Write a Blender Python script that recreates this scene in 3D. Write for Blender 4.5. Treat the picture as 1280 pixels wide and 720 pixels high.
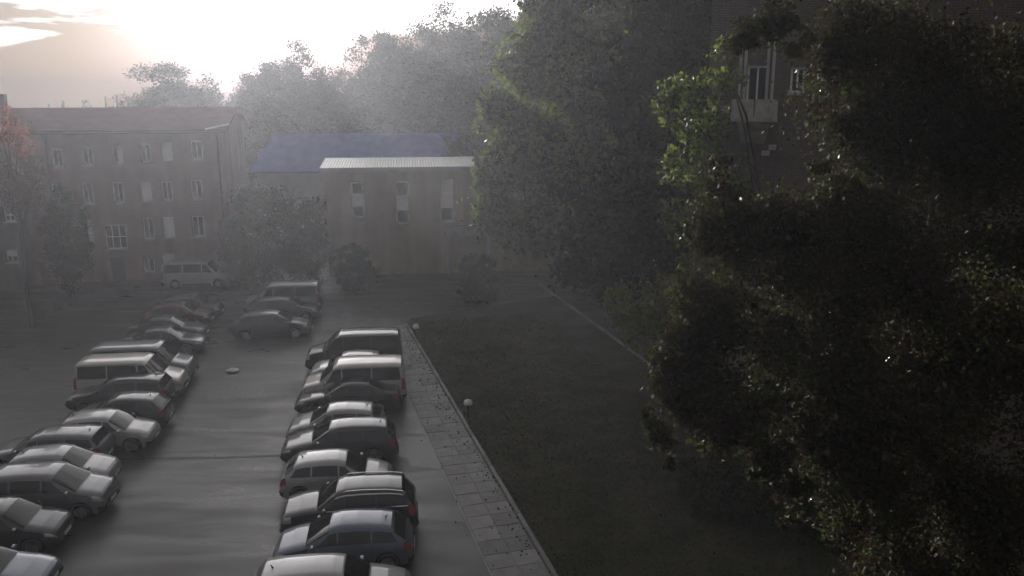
import bpy, math, random
import numpy as np
from mathutils import Vector, Matrix

R = math.radians
for o in list(bpy.data.objects):
    bpy.data.objects.remove(o, do_unlink=True)
scene = bpy.context.scene
col = scene.collection

# ------------------------------------------------------------------ camera, sky, sun, exposure
CAM_H, F, HORIZON = 14.6, 1100.0, 102.0
PITCH = math.atan((360 - HORIZON) / F)
cam_d = bpy.data.cameras.new('camera')
cam = bpy.data.objects.new('camera', cam_d)
col.objects.link(cam)
cam.location = (0, 0, CAM_H)
cam.rotation_euler = (math.pi / 2 - PITCH, 0, 0)
cam_d.sensor_width = 36
cam_d.lens = F / 1280 * 36
cam_d.clip_end = 3000
scene.camera = cam

SUN_EL, SUN_AZ = R(6.8), R(-15.6)          # azimuth clockwise from +Y
SUN_DIR = Vector((math.sin(SUN_AZ) * math.cos(SUN_EL), math.cos(SUN_AZ) * math.cos(SUN_EL), math.sin(SUN_EL)))
EXPOSURE = 1.55
HAZE_DENSITY = 0.00034

w = bpy.data.worlds.new('World')
scene.world = w
w.use_nodes = True
nt = w.node_tree
nt.nodes.clear()
def N(t, kind, **kw):
    n = t.nodes.new(kind)
    for k, v in kw.items():
        setattr(n, k, v)
    return n
def math_node(t, op, a, b=None, clamp=False):
    n = N(t, 'ShaderNodeMath', operation=op, use_clamp=clamp)
    for i, v in enumerate((a, b)):
        if v is None:
            continue
        if isinstance(v, (int, float)):
            n.inputs[i].default_value = v
        else:
            t.links.new(v, n.inputs[i])
    return n.outputs[0]
def ramp(t, fac, stops):
    n = N(t, 'ShaderNodeValToRGB')
    e = n.color_ramp.elements
    while len(e) < len(stops):
        e.new(0.5)
    for el, (p, c) in zip(e, stops):
        el.position = p
        el.color = (c if len(c) == 4 else (*c, 1)) if not isinstance(c, (int, float)) else (c, c, c, 1)
    t.links.new(fac, n.inputs[0])
    return n.outputs[0]
def mixc(t, fac, a, b, mode='MIX'):
    n = N(t, 'ShaderNodeMix', data_type='RGBA', blend_type=mode)
    for k, v in ((0, fac), (6, a), (7, b)):
        if isinstance(v, (int, float)):
            n.inputs[k].default_value = v
        elif isinstance(v, tuple):
            n.inputs[k].default_value = (*v, 1) if len(v) == 3 else v
        else:
            t.links.new(v, n.inputs[k])
    return n.outputs[2]

sky = N(nt, 'ShaderNodeTexSky', sky_type='NISHITA', sun_disc=False)
sky.sun_elevation = SUN_EL
sky.sun_rotation = SUN_AZ
sky.altitude = 200
sky.air_density = 1.0
sky.dust_density = 3.0
sky.ozone_density = 1.0
tc = N(nt, 'ShaderNodeTexCoord')
# evening cloud sheets, thin ones glow the closer they stand to the sun
mp = N(nt, 'ShaderNodeMapping')
mp.inputs['Scale'].default_value = (3.2, 3.2, 19.0)
mp.inputs['Rotation'].default_value = (0.0, R(-3), 0.0)
nt.links.new(tc.outputs['Generated'], mp.inputs[0])
nz = N(nt, 'ShaderNodeTexNoise')
nz.inputs['Scale'].default_value = 1.7
nz.inputs['Detail'].default_value = 7
nz.inputs['Roughness'].default_value = 0.56
nz.inputs['Distortion'].default_value = 0.5
nt.links.new(mp.outputs[0], nz.inputs[0])
cloud = ramp(nt, nz.outputs['Fac'], [(0.34, 0.0), (0.52, 1.0)])
dp = N(nt, 'ShaderNodeVectorMath', operation='DOT_PRODUCT')
dp.inputs[1].default_value = SUN_DIR
nm = N(nt, 'ShaderNodeVectorMath', operation='NORMALIZE')
nt.links.new(tc.outputs['Generated'], nm.inputs[0])
nt.links.new(nm.outputs[0], dp.inputs[0])
cosa = math_node(nt, 'MAXIMUM', dp.outputs['Value'], 0.0)
glow = math_node(nt, 'POWER', cosa, 220.0)
glow2 = math_node(nt, 'POWER', cosa, 36.0)
glow3 = math_node(nt, 'POWER', cosa, 9.0)
lum_hi = math_node(nt, 'ADD', math_node(nt, 'MULTIPLY', glow, 14.0), math_node(nt, 'ADD', math_node(nt, 'MULTIPLY', glow2, 2.5), math_node(nt, 'ADD', math_node(nt, 'MULTIPLY', glow3, 9.0), 0.8)))
lum_bank = math_node(nt, 'ADD', math_node(nt, 'MULTIPLY', glow, 9.0), math_node(nt, 'ADD', math_node(nt, 'MULTIPLY', glow2, 0.16), 0.12))
sepd = N(nt, 'ShaderNodeSeparateXYZ')
nt.links.new(nm.outputs[0], sepd.inputs[0])
# a grey bank of cloud lies low along the horizon, its upper edge broken
edge = math_node(nt, 'ADD', sepd.outputs[2], math_node(nt, 'MULTIPLY', math_node(nt, 'SUBTRACT', nz.outputs['Fac'], 0.5), 0.16))
bank = ramp(nt, edge, [(0.052, 1.0), (0.075, 0.0)])
hi = mixc(nt, 1.0, (1.0, 0.97, 0.98), lum_hi, 'MULTIPLY')
hi = mixc(nt, 1.0, hi, ramp(nt, cloud, [(0.0, 1.15), (1.0, 0.72)]), 'MULTIPLY')
lo = mixc(nt, 1.0, (0.96, 0.88, 1.06), lum_bank, 'MULTIPLY')
sky_s = mixc(nt, 1.0, sky.outputs[0], (0.02, 0.022, 0.03), 'MULTIPLY')
sky_mix = mixc(nt, 1.0, sky_s, mixc(nt, bank, hi, lo), 'ADD')
bg = N(nt, 'ShaderNodeBackground')
bg.inputs['Strength'].default_value = 0.10
nt.links.new(sky_mix, bg.inputs[0])
out = N(nt, 'ShaderNodeOutputWorld')
nt.links.new(bg.outputs[0], out.inputs[0])

sun_d = bpy.data.lights.new('sun', 'SUN')
sun_d.energy = 4.0
sun_d.angle = R(0.55)
sun_d.color = (1.0, 0.965, 0.92)
sun = bpy.data.objects.new('sun', sun_d)
col.objects.link(sun)
sun.rotation_euler = SUN_DIR.to_track_quat('Z', 'Y').to_euler()
sun.location = (-40, 150, 60)

scene.view_settings.view_transform = 'Standard'
scene.view_settings.look = 'None'
scene.view_settings.exposure = EXPOSURE
scene.view_settings.gamma = 1.0
scene.render.engine = 'CYCLES'
scene.cycles.use_denoising = True
scene.cycles.max_bounces = 6
scene.cycles.diffuse_bounces = 3
scene.cycles.glossy_bounces = 3
scene.cycles.transmission_bounces = 4
scene.cycles.volume_bounces = 0
scene.cycles.sample_clamp_indirect = 6.0

# ------------------------------------------------------------------ helpers: pixels of the 1280x720 photograph to places
CP, SP = math.cos(PITCH), math.sin(PITCH)
def ray(px, py):
    a, b = (px - 640) / F, (360 - py) / F
    return Vector((a, CP + b * SP, -SP + b * CP))
def at(px, py, z=0.0):
    """point at height z seen at that pixel"""
    d = ray(px, py)
    t = (z - CAM_H) / d.z
    return Vector((d.x * t, d.y * t, z))
def at_y(px, py, Y):
    d = ray(px, py)
    t = Y / d.y
    return Vector((d.x * t, Y, CAM_H + d.z * t))
def on_wall(px, py, P, a):
    """distance along and height on the upright plane through P that runs in direction a"""
    d = ray(px, py)
    n = Vector((-math.sin(a), math.cos(a), 0))
    t = n.dot(Vector((P[0], P[1], 0))) / n.dot(d)
    q = d * t
    return (q.x - P[0]) * math.cos(a) + (q.y - P[1]) * math.sin(a), CAM_H + q.z

# ------------------------------------------------------------------ helpers: objects
def link(o, parent=None):
    col.objects.link(o)
    if parent:
        o.parent = parent
    return o
def tag(o, label=None, cat=None, group=None, kind=None):
    if label: o['label'] = label
    if cat: o['category'] = cat
    if group: o['group'] = group
    if kind: o['kind'] = kind
    return o
def thing(name, loc, label, cat, group=None, rz=0.0):
    o = bpy.data.objects.new(name, None)
    o.empty_display_size = 0.3
    link(o)
    o.location = loc
    o.rotation_euler = (0, 0, rz)
    return tag(o, label, cat, group)

class MB:
    """collects shapes, links them as one mesh object"""
    def __init__(s):
        s.v, s.f, s.m = [], [], []
    def add(s, vs, fs, mi=0):
        o = len(s.v)
        s.v += [tuple(v) for v in vs]
        s.f += [tuple(i + o for i in f) for f in fs]
        s.m += [mi] * len(fs)
    def box(s, c, d, mi=0, rz=0.0, bev=0.0):
        x, y, z = d[0] / 2, d[1] / 2, d[2] / 2
        if bev:
            ps = []
            b = bev
            for sz in (-1, 1):
                for (ix, iy) in ((-1, -1), (1, -1), (1, 1), (-1, 1)):
                    ps.append((ix * (x - b), iy * (y - b), sz * z))
            for sz in (-1, 1):
                for (ix, iy) in ((-1, -1), (1, -1), (1, 1), (-1, 1)):
                    ps.append((ix * x, iy * y, sz * (z - b)))
            fs = [(3, 2, 1, 0), (4, 5, 6, 7)]
            for i in range(4):
                j = (i + 1) % 4
                fs += [(i, j, 8 + j, 8 + i), (8 + i, 8 + j, 12 + j, 12 + i), (12 + i, 12 + j, 4 + j, 4 + i)]
        else:
            ps = [(sx * x, sy * y, sz * z) for sz in (-1, 1) for (sx, sy) in ((-1, -1), (1, -1), (1, 1), (-1, 1))]
            fs = [(3, 2, 1, 0), (4, 5, 6, 7), (0, 1, 5, 4), (1, 2, 6, 5), (2, 3, 7, 6), (3, 0, 4, 7)]
        ca, sa = math.cos(rz), math.sin(rz)
        s.add([(c[0] + p[0] * ca - p[1] * sa, c[1] + p[0] * sa + p[1] * ca, c[2] + p[2]) for p in ps], fs, mi)
    def tube(s, pts, rs, n=8, mi=0, cap=True):
        pts = [Vector(p) for p in pts]
        if isinstance(rs, (int, float)):
            rs = [rs] * len(pts)
        rings = []
        for i, p in enumerate(pts):
            d = (pts[min(i + 1, len(pts) - 1)] - pts[max(i - 1, 0)]).normalized()
            u = d.cross(Vector((0, 0, 1)) if abs(d.z) < 0.9 else Vector((1, 0, 0))).normalized()
            v = d.cross(u)
            rings.append([p + (u * math.cos(2 * math.pi * k / n) + v * math.sin(2 * math.pi * k / n)) * rs[i] for k in range(n)])
        vs = [q for r in rings for q in r]
        fs = []
        for i in range(len(pts) - 1):
            for k in range(n):
                fs.append((i * n + k, i * n + (k + 1) % n, (i + 1) * n + (k + 1) % n, (i + 1) * n + k))
        if cap:
            fs += [tuple(range(n))[::-1], tuple(range((len(pts) - 1) * n, len(pts) * n))]
        s.add(vs, fs, mi)
    def lathe(s, prof, n=16, axis='Z', c=(0, 0, 0), mi=0):
        vs, fs = [], []
        for (r, h) in prof:
            for k in range(n):
                a = 2 * math.pi * k / n
                p = (r * math.cos(a), r * math.sin(a), h) if axis == 'Z' else (r * math.cos(a), h, r * math.sin(a))
                vs.append((p[0] + c[0], p[1] + c[1], p[2] + c[2]))
        for i in range(len(prof) - 1):
            for k in range(n):
                fs.append((i * n + k, i * n + (k + 1) % n, (i + 1) * n + (k + 1) % n, (i + 1) * n + k))
        s.add(vs, fs, mi)
    def mesh(s, name, mats, smooth=False):
        me = bpy.data.meshes.new(name)
        me.from_pydata(s.v, [], s.f)
        for m in (mats if isinstance(mats, (list, tuple)) else [mats]):
            me.materials.append(m)
        if len(me.polygons):
            me.polygons.foreach_set('material_index', s.m)
            me.polygons.foreach_set('use_smooth', [smooth] * len(s.f))
        me.update()
        return me
    def build(s, name, mats, parent=None, smooth=False, loc=None, angle=None):
        me = s.mesh(name, mats, smooth)
        if angle is not None:
            me.set_sharp_from_angle(angle=R(angle))
        o = bpy.data.objects.new(name, me)
        link(o, parent)
        if loc: o.location = loc
        return o

# ------------------------------------------------------------------ materials
def new_mat(name):
    m = bpy.data.materials.new(name)
    m.use_nodes = True
    t = m.node_tree
    return m, t, t.nodes['Principled BSDF']
def coords(t, scale=(1, 1, 1), kind='Object'):
    c = N(t, 'ShaderNodeTexCoord')
    mpn = N(t, 'ShaderNodeMapping')
    mpn.inputs['Scale'].default_value = scale
    t.links.new(c.outputs[kind], mpn.inputs[0])
    return mpn.outputs[0]
def noise(t, vec, scale, detail=4, rough=0.5, dist=0.0):
    n = N(t, 'ShaderNodeTexNoise')
    n.inputs['Scale'].default_value = scale
    n.inputs['Detail'].default_value = detail
    n.inputs['Roughness'].default_value = rough
    n.inputs['Distortion'].default_value = dist
    t.links.new(vec, n.inputs[0])
    return n.outputs['Fac']
def bump(t, b, h, strength=0.3, dist=0.02):
    n = N(t, 'ShaderNodeBump')
    n.inputs['Strength'].default_value = strength
    n.inputs['Distance'].default_value = dist
    t.links.new(h, n.inputs['Height'])
    t.links.new(n.outputs[0], b.inputs['Normal'])
def simple(name, color, rough=0.5, metal=0.0, var=0.25, scale=6.0, bmp=0.0, coat=0.0, spec=0.5):
    m, t, b = new_mat(name)
    v = coords(t)
    n = noise(t, v, scale, 5)
    c = ramp(t, n, [(0.25, tuple(x * (1 - var) for x in color)), (0.75, tuple(min(1, x * (1 + var)) for x in color))])
    t.links.new(c, b.inputs['Base Color'])
    b.inputs['Roughness'].default_value = rough
    b.inputs['Metallic'].default_value = metal
    b.inputs['Coat Weight'].default_value = coat
    b.inputs['Coat Roughness'].default_value = 0.06
    b.inputs['Specular IOR Level'].default_value = spec
    if bmp:
        bump(t, b, n, bmp)
    return m
_paints = {}
def paint(color, metal=0.35, rough=0.32):
    key = (color, metal, rough)
    if key not in _paints:
        m, t, b = new_mat('car_paint')
        v = coords(t)
        d = noise(t, v, 2.3, 6, 0.6)
        fl = noise(t, v, 220, 2)
        c0 = ramp(t, d, [(0.35, color), (0.8, tuple(min(1, x * 0.92 + 0.012) for x in color))])
        t.links.new(c0, b.inputs['Base Color'])
        b.inputs['Metallic'].default_value = metal
        rr = ramp(t, d, [(0.3, rough), (0.75, rough + 0.16)])
        t.links.new(rr, b.inputs['Roughness'])
        b.inputs['Coat Weight'].default_value = 1.0
        b.inputs['Coat Roughness'].default_value = 0.08
        bump(t, b, fl, 0.02, 0.001)
        _paints[key] = m
    return _paints[key]

M = {}
M['glass'] = simple('car_glass', (0.018, 0.02, 0.018), 0.06, var=0.1)
M['rubber'] = simple('tyre_rubber', (0.018, 0.018, 0.018), 0.8, var=0.2, scale=20, bmp=0.2)
M['alloy'] = simple('alloy_rim', (0.32, 0.32, 0.33), 0.35, 0.8, var=0.1)
M['trim'] = simple('black_plastic', (0.02, 0.02, 0.021), 0.55, var=0.2)
M['chrome'] = simple('chrome_trim', (0.6, 0.6, 0.6), 0.18, 1.0, var=0.05)
M['lens_clear'] = simple('headlight_lens', (0.45, 0.46, 0.46), 0.08, 0.5, var=0.2, scale=30, coat=1.0)
M['lens_red'] = simple('tail_lamp_lens', (0.24, 0.012, 0.01), 0.12, var=0.2, scale=30, coat=1.0)
M['plate'] = simple('number_plate_white', (0.55, 0.55, 0.52), 0.4, var=0.06)
M['under'] = simple('underbody', (0.012, 0.012, 0.012), 0.9)
M['white_frame'] = simple('white_window_frame', (0.80, 0.80, 0.78), 0.5, var=0.08)
M['pane'] = simple('window_pane', (0.03, 0.035, 0.04), 0.08, var=0.3, scale=0.8)
M['curtain_pane'] = simple('window_pane_with_blind', (0.70, 0.70, 0.70), 0.3, var=0.1, scale=2)
M['sill'] = simple('stone_sill', (0.40, 0.39, 0.37), 0.7, var=0.15)
M['render_grey'] = simple('grey_render', (0.24, 0.23, 0.22), 0.85, var=0.15, scale=1.5, bmp=0.1)
M['metal_dark'] = simple('dark_painted_metal', (0.04, 0.042, 0.045), 0.45, 0.3, var=0.15)
M['metal_light'] = simple('galvanised_metal', (0.5, 0.5, 0.5), 0.33, 0.9, var=0.15)
M['white_lamp'] = simple('white_lamp_glass', (0.78, 0.78, 0.76), 0.2, var=0.04, coat=0.5)
M['bag'] = simple('white_plastic', (0.75, 0.75, 0.74), 0.3, var=0.08)
M['bark'] = simple('bark', (0.04, 0.034, 0.028), 0.9, var=0.4, scale=9, bmp=0.6)
M['concrete_balcony'] = simple('weathered_concrete', (0.40, 0.38, 0.33), 0.85, var=0.35, scale=4, bmp=0.25)

def brick_mat(name, c1, c2, mortar, scale=1.0):
    m, t, b = new_mat(name)
    c = N(t, 'ShaderNodeTexCoord')
    sep = N(t, 'ShaderNodeSeparateXYZ')
    t.links.new(c.outputs['Object'], sep.inputs[0])
    cmb = N(t, 'ShaderNodeCombineXYZ')
    t.links.new(math_node(t, 'ADD', sep.outputs[0], sep.outputs[1]), cmb.inputs[0])
    t.links.new(sep.outputs[2], cmb.inputs[1])
    br = N(t, 'ShaderNodeTexBrick')
    br.inputs['Scale'].default_value = scale
    br.inputs['Brick Width'].default_value = 0.25
    br.inputs['Row Height'].default_value = 0.075
    br.inputs['Mortar Size'].default_value = 0.01
    br.inputs['Color1'].default_value = (*c1, 1)
    br.inputs['Color2'].default_value = (*c2, 1)
    br.inputs['Mortar'].default_value = (*mortar, 1)
    t.links.new(cmb.outputs[0], br.inputs['Vector'])
    n = noise(t, c.outputs['Object'], 0.45, 6, 0.6)
    st = ramp(t, n, [(0.3, 0.72), (0.7, 1.1)])
    st = mixc(t, 0.7, st, ramp(t, noise(t, coords(t, (1.3, 1.3, 0.12)), 1.0, 6, 0.6), [(0.32, 0.6), (0.62, 1.1)]), 'MULTIPLY')
    t.links.new(mixc(t, 1.0, br.outputs['Color'], st, 'MULTIPLY'), b.inputs['Base Color'])
    b.inputs['Roughness'].default_value = 0.9
    bump(t, b, br.outputs['Fac'], -0.3, 0.01)
    return m
M['brick_red'] = brick_mat('red_brick', (0.26, 0.13, 0.09), (0.20, 0.10, 0.075), (0.26, 0.24, 0.21))
M['brick_ochre'] = brick_mat('ochre_brick', (0.33, 0.25, 0.13), (0.28, 0.21, 0.11), (0.30, 0.27, 0.20))
M['brick_dark'] = brick_mat('dark_brick', (0.12, 0.08, 0.065), (0.09, 0.065, 0.055), (0.14, 0.13, 0.12))

def tile_roof(name, c1, c2, rough=0.6, row=0.35, spec=0.5):
    m, t, b = new_mat(name)
    v = coords(t)
    b.inputs['Specular IOR Level'].default_value = spec
    wv = N(t, 'ShaderNodeTexWave', wave_type='BANDS', bands_direction='Y')
    wv.inputs['Scale'].default_value = 1 / row / 2
    wv.inputs['Distortion'].default_value = 0.4
    t.links.new(v, wv.inputs[0])
    n = noise(t, v, 1.2, 6)
    t.links.new(ramp(t, n, [(0.3, c1), (0.7, c2)]), b.inputs['Base Color'])
    b.inputs['Roughness'].default_value = rough
    bump(t, b, wv.outputs['Fac'], 0.4, 0.04)
    return m
M['roof_red'] = tile_roof('red_brown_roof_tiles', (0.085, 0.045, 0.04), (0.12, 0.065, 0.055), 0.95, spec=0.1)
M['roof_blue'] = tile_roof('blue_grey_slates', (0.035, 0.075, 0.27), (0.055, 0.11, 0.36), 0.75, spec=0.2)
M['roof_grey'] = tile_roof('grey_roof_felt', (0.10, 0.10, 0.105), (0.15, 0.15, 0.155), 0.7)

# asphalt: worn, streaked with sheen put into the colour too, patched, a little damp and polished by tyres
m, t, b = new_mat('worn_asphalt')
v = coords(t)
g = noise(t, v, 38, 3, 0.7)
big = noise(t, v, 0.16, 6, 0.6, 0.3)
st = noise(t, coords(t, (0.22, 1.2, 1)), 0.9, 9, 0.68, 0.7)
base = ramp(t, big, [(0.3, (0.055, 0.056, 0.054)), (0.55, (0.079, 0.078, 0.070)), (0.75, (0.104, 0.101, 0.088))])
base = mixc(t, 0.7, base, ramp(t, st, [(0.3, 0.5), (0.7, 1.35)]), 'MULTIPLY')
base = mixc(t, 0.4, base, ramp(t, g, [(0.3, 0.55), (0.7, 1.35)]), 'MULTIPLY')
t.links.new(base, b.inputs['Base Color'])
rr = mixc(t, 0.5, ramp(t, big, [(0.36, 0.24), (0.64, 0.56)]), ramp(t, st, [(0.38, 0.18), (0.62, 0.62)]))
t.links.new(rr, b.inputs['Roughness'])
bump(t, b, math_node(t, 'ADD', g, math_node(t, 'MULTIPLY', st, 1.5)), 0.35, 0.02)
M['asphalt'] = m
m, t, b = new_mat('dark_ground')
v = coords(t)
n1 = noise(t, v, 0.5, 7, 0.65); n2 = noise(t, v, 14, 5, 0.7)
c = ramp(t, n1, [(0.36, (0.024, 0.028, 0.014)), (0.5, (0.044, 0.047, 0.025)), (0.64, (0.070, 0.056, 0.038))])
t.links.new(mixc(t, 0.6, c, ramp(t, n2, [(0.3, 0.5), (0.7, 1.4)]), 'MULTIPLY'), b.inputs['Base Color'])
b.inputs['Roughness'].default_value = 0.95
bump(t, b, n2, 0.7, 0.05)
M['ground'] = m
m, t, b = new_mat('concrete_slab')
oi = N(t, 'ShaderNodeObjectInfo')
v = coords(t)
n1 = noise(t, v, 1.4, 6, 0.65); n2 = noise(t, v, 40, 3)
c = ramp(t, n1, [(0.3, (0.21, 0.206, 0.195)), (0.7, (0.32, 0.313, 0.30))])
c = mixc(t, 1.0, c, ramp(t, oi.outputs['Random'], [(0.0, 0.72), (1.0, 1.12)]), 'MULTIPLY')
t.links.new(mixc(t, 0.3, c, ramp(t, n2, [(0.3, 0.6), (0.7, 1.3)]), 'MULTIPLY'), b.inputs['Base Color'])
b.inputs['Roughness'].default_value = 0.62
bump(t, b, n2, 0.25, 0.01)
M['slab'] = m

def leaf_mat(name, c1, c2, rough=0.6, transl=0.28, spec=0.22, tcol=None):
    m = bpy.data.materials.new(name)
    m.use_nodes = True
    t = m.node_tree
    b = t.nodes['Principled BSDF']
    v = coords(t)
    n = noise(t, v, 0.9, 5, 0.6)
    n2 = noise(t, v, 9.0, 3, 0.6)
    c = ramp(t, n, [(0.32, c1), (0.68, c2)])
    c = mixc(t, 0.7, c, ramp(t, n2, [(0.3, 0.55), (0.7, 1.45)]), 'MULTIPLY')
    t.links.new(c, b.inputs['Base Color'])
    b.inputs['Roughness'].default_value = rough
    b.inputs['Specular IOR Level'].default_value = spec
    tr = N(t, 'ShaderNodeBsdfTranslucent')
    t.links.new(mixc(t, 1.0, c, tcol or (1.6, 1.7, 0.8), 'MULTIPLY'), tr.inputs[0])
    mx = N(t, 'ShaderNodeMixShader')
    mx.inputs[0].default_value = transl
    t.links.new(b.outputs[0], mx.inputs[1])
    t.links.new(tr.outputs[0], mx.inputs[2])
    t.links.new(mx.outputs[0], t.nodes['Material Output'].inputs[0])
    return m
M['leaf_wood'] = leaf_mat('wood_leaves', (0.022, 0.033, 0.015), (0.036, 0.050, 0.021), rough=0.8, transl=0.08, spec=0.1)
M['leaf_sun_tint'] = leaf_mat('sun_tinted_leaves', (0.055, 0.080, 0.022), (0.09, 0.112, 0.035), transl=0.36, tcol=(1.5, 1.5, 0.65))  # lighter copy of the leaf green, sunlight put into the colour
M['leaf_yellow'] = leaf_mat('yellow_green_leaves', (0.11, 0.12, 0.025), (0.15, 0.15, 0.035), transl=0.45)
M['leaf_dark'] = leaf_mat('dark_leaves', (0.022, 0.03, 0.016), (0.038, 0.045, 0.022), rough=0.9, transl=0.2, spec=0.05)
M['leaf_brown'] = leaf_mat('brownish_leaves', (0.028, 0.022, 0.018), (0.046, 0.034, 0.027), rough=0.8, transl=0.16, spec=0.06, tcol=(1.3, 1.15, 0.9))
M['leaf_gloss'] = leaf_mat('glossy_brown_leaves', (0.05, 0.042, 0.032), (0.07, 0.055, 0.04), rough=0.42, transl=0.1, spec=0.3)
M['leaf_red'] = leaf_mat('reddish_leaves', (0.10, 0.045, 0.04), (0.14, 0.065, 0.05), tcol=(1.6, 1.0, 0.8))
M['needle'] = leaf_mat('conifer_needles', (0.022, 0.034, 0.02), (0.035, 0.05, 0.028), transl=0.2)
M['grass'] = leaf_mat('grass_blades', (0.035, 0.046, 0.016), (0.055, 0.062, 0.026), transl=0.3)

# ------------------------------------------------------------------ the setting: ground, hill, asphalt, pavement
YAW = R(9.0)                     # the whole yard is turned a little to the left of the camera's axis
def hill_z(x, y):
    k = max(0.0, min(1.0, (y - 92) / 70.0))
    k = k * k * (3 - 2 * k)
    side = max(0.0, min(1.0, (x + 45) / 60.0))
    return k * (3.0 + 9.0 * side)
mb = MB()
xs = list(np.linspace(-130, 130, 57)); ys = list(np.linspace(-30, 122, 61))
vs = [(x, y, hill_z(x, y)) for y in ys for x in xs]
fs = [(j * 57 + i, j * 57 + i + 1, (j + 1) * 57 + i + 1, (j + 1) * 57 + i) for j in range(60) for i in range(56)]
mb.add(vs, fs)
tag(mb.build('ground', M['ground'], smooth=True), kind='structure')

KA, KB = at(505, 404), at(690, 722)                  # the kerb line beside the right hand row
kd = (KA - KB).normalized()
kn = Vector((kd.y, -kd.x, 0))                        # to the right of it
def kp(s, off):
    p = KB + kd * s + kn * off
    return (p.x, p.y)
K_LEN = (KA - KB).length
S0 = -16.0
mb = MB()
poly = [(-60, -10), kp(S0, -0.02), kp(K_LEN, -0.02), kp(K_LEN + 1, 0.6)]
pts = poly + [(8, 63), (26, 63), (26, 88), (-60, 88)]
mb.add([(p[0], p[1], 0.004) for p in pts], [tuple(range(len(pts)))])
tag(mb.build('parking_lot', M['asphalt']), kind='structure')

rng = random.Random(4)
# concrete slabs between the cars' tails and the kerb, the nearest rows one by one
pav = MB()
PW = 1.72
q = [kp(S0, -PW - 0.05), kp(S0, -0.03), kp(K_LEN, -0.03), kp(K_LEN, -PW - 0.05)]
pav.add([(x, y, 0.008) for x, y in q], [(0, 1, 2, 3)])
pavement = tag(pav.build('pavement', M['slab']), kind='structure')
SL = 0.86
slab_me = []
for k in range(4):
    mbs = MB()
    mbs.box((0, 0, 0), (SL - 0.03, SL - 0.03, 0.05), bev=0.012)
    slab_me.append(mbs.mesh('slab', M['slab']))
ka = math.atan2(kd.y, kd.x)
for i in range(int((K_LEN + 6) / SL)):
    for j in range(2):
        x, y = kp(-6 + (i + 0.5) * SL, -PW + (j + 0.5) * SL)
        o = bpy.data.objects.new('slab', slab_me[rng.randrange(4)])
        link(o, pavement)
        o.location = (x, y, 0.005 + rng.uniform(-0.006, 0.006))
        o.rotation_euler = (rng.uniform(-.006, .006), rng.uniform(-.006, .006), ka + rng.choice((0, math.pi / 2)))
kb = MB()
q = [kp(S0, 0.0), kp(S0, 0.16), kp(K_LEN, 0.16), kp(K_LEN, 0.0)]
kb.add([(x, y, 0.01) for x, y in q], [(0, 1, 2, 3)])
kerb = tag(kb.build('kerb', M['slab']), kind='structure')
mbs = MB(); mbs.box((0, 0, 0), (0.985, 0.15, 0.22), bev=0.02)
kerb_me = mbs.mesh('kerb_stone', M['slab'])
for i in range(int(K_LEN + 6)):
    x, y = kp(-6 + i + 0.5, 0.085)
    o = bpy.data.objects.new('kerb_stone', kerb_me)
    link(o, kerb)
    o.location = (x, y, 0.02 + rng.uniform(-0.008, 0.008))
    o.rotation_euler = (0, rng.uniform(-.008, .008), ka + rng.uniform(-.006, .006))
# paler concrete beyond the van, at the head of the row
def sheet(name, pix, z, mat, kind='structure'):
    mbx = MB()
    ps = [at(*p) for p in pix]
    mbx.add([(p.x, p.y, z) for p in ps], [tuple(range(len(ps)))[::-1]])
    o = mbx.build(name, mat)
    return tag(o, kind=kind)
M['patch'] = simple('pale_worn_concrete', (0.15, 0.148, 0.145), 0.5, var=0.35, scale=1.2, bmp=0.1)
sheet('concrete_patch', [(402, 384), (440, 383), (441, 396), (500, 398), (503, 410), (402, 413)], 0.009, M['patch'])
# repairs and a tar joint in the asphalt, gully gratings
M['repair'] = simple('darker_asphalt_repair', (0.06, 0.06, 0.06), 0.55, var=0.35, scale=7, bmp=0.25)
M['repair_pale'] = simple('paler_asphalt_repair', (0.085, 0.083, 0.08), 0.42, var=0.3, scale=5, bmp=0.2)
sheet('asphalt_repair', [(140, 574), (210, 571.5), (280, 571), (352, 568), (352, 570.5), (280, 573.5), (210, 574.3), (140, 576)], 0.010, M['repair'])
sheet('asphalt_repair', [(505, 545), (560, 548), (575, 590), (512, 583)], 0.010, M['repair_pale'])
sheet('asphalt_repair', [(262, 480), (330, 477), (332, 497), (258, 500)], 0.010, M['repair_pale'])
# a sunken path in the lawn to the right, with an edging
pa, pb = at(676, 356), at(756, 414)
pd = (pb - pa).normalized(); pn = Vector((pd.y, -pd.x, 0))
mbp = MB()
L = (pb - pa).length + 14
q = [pa - pn * 0, pa - pn * 1.6, pa + pd * L - pn * 1.6, pa + pd * L]
mbp.add([(p.x, p.y, 0.006) for p in q], [(0, 1, 2, 3)])
path = tag(mbp.build('path', M['asphalt']), kind='structure')
pang = math.atan2(pd.y, pd.x)
for i in range(int(L)):
    p = pa + pd * (i + 0.5) + pn * 0.08
    o = bpy.data.objects.new('kerb_stone', kerb_me)
    link(o, path)
    o.location = (p.x, p.y, 0.01)
    o.rotation_euler = (0, rng.uniform(-.01, .01), pang)

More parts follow.
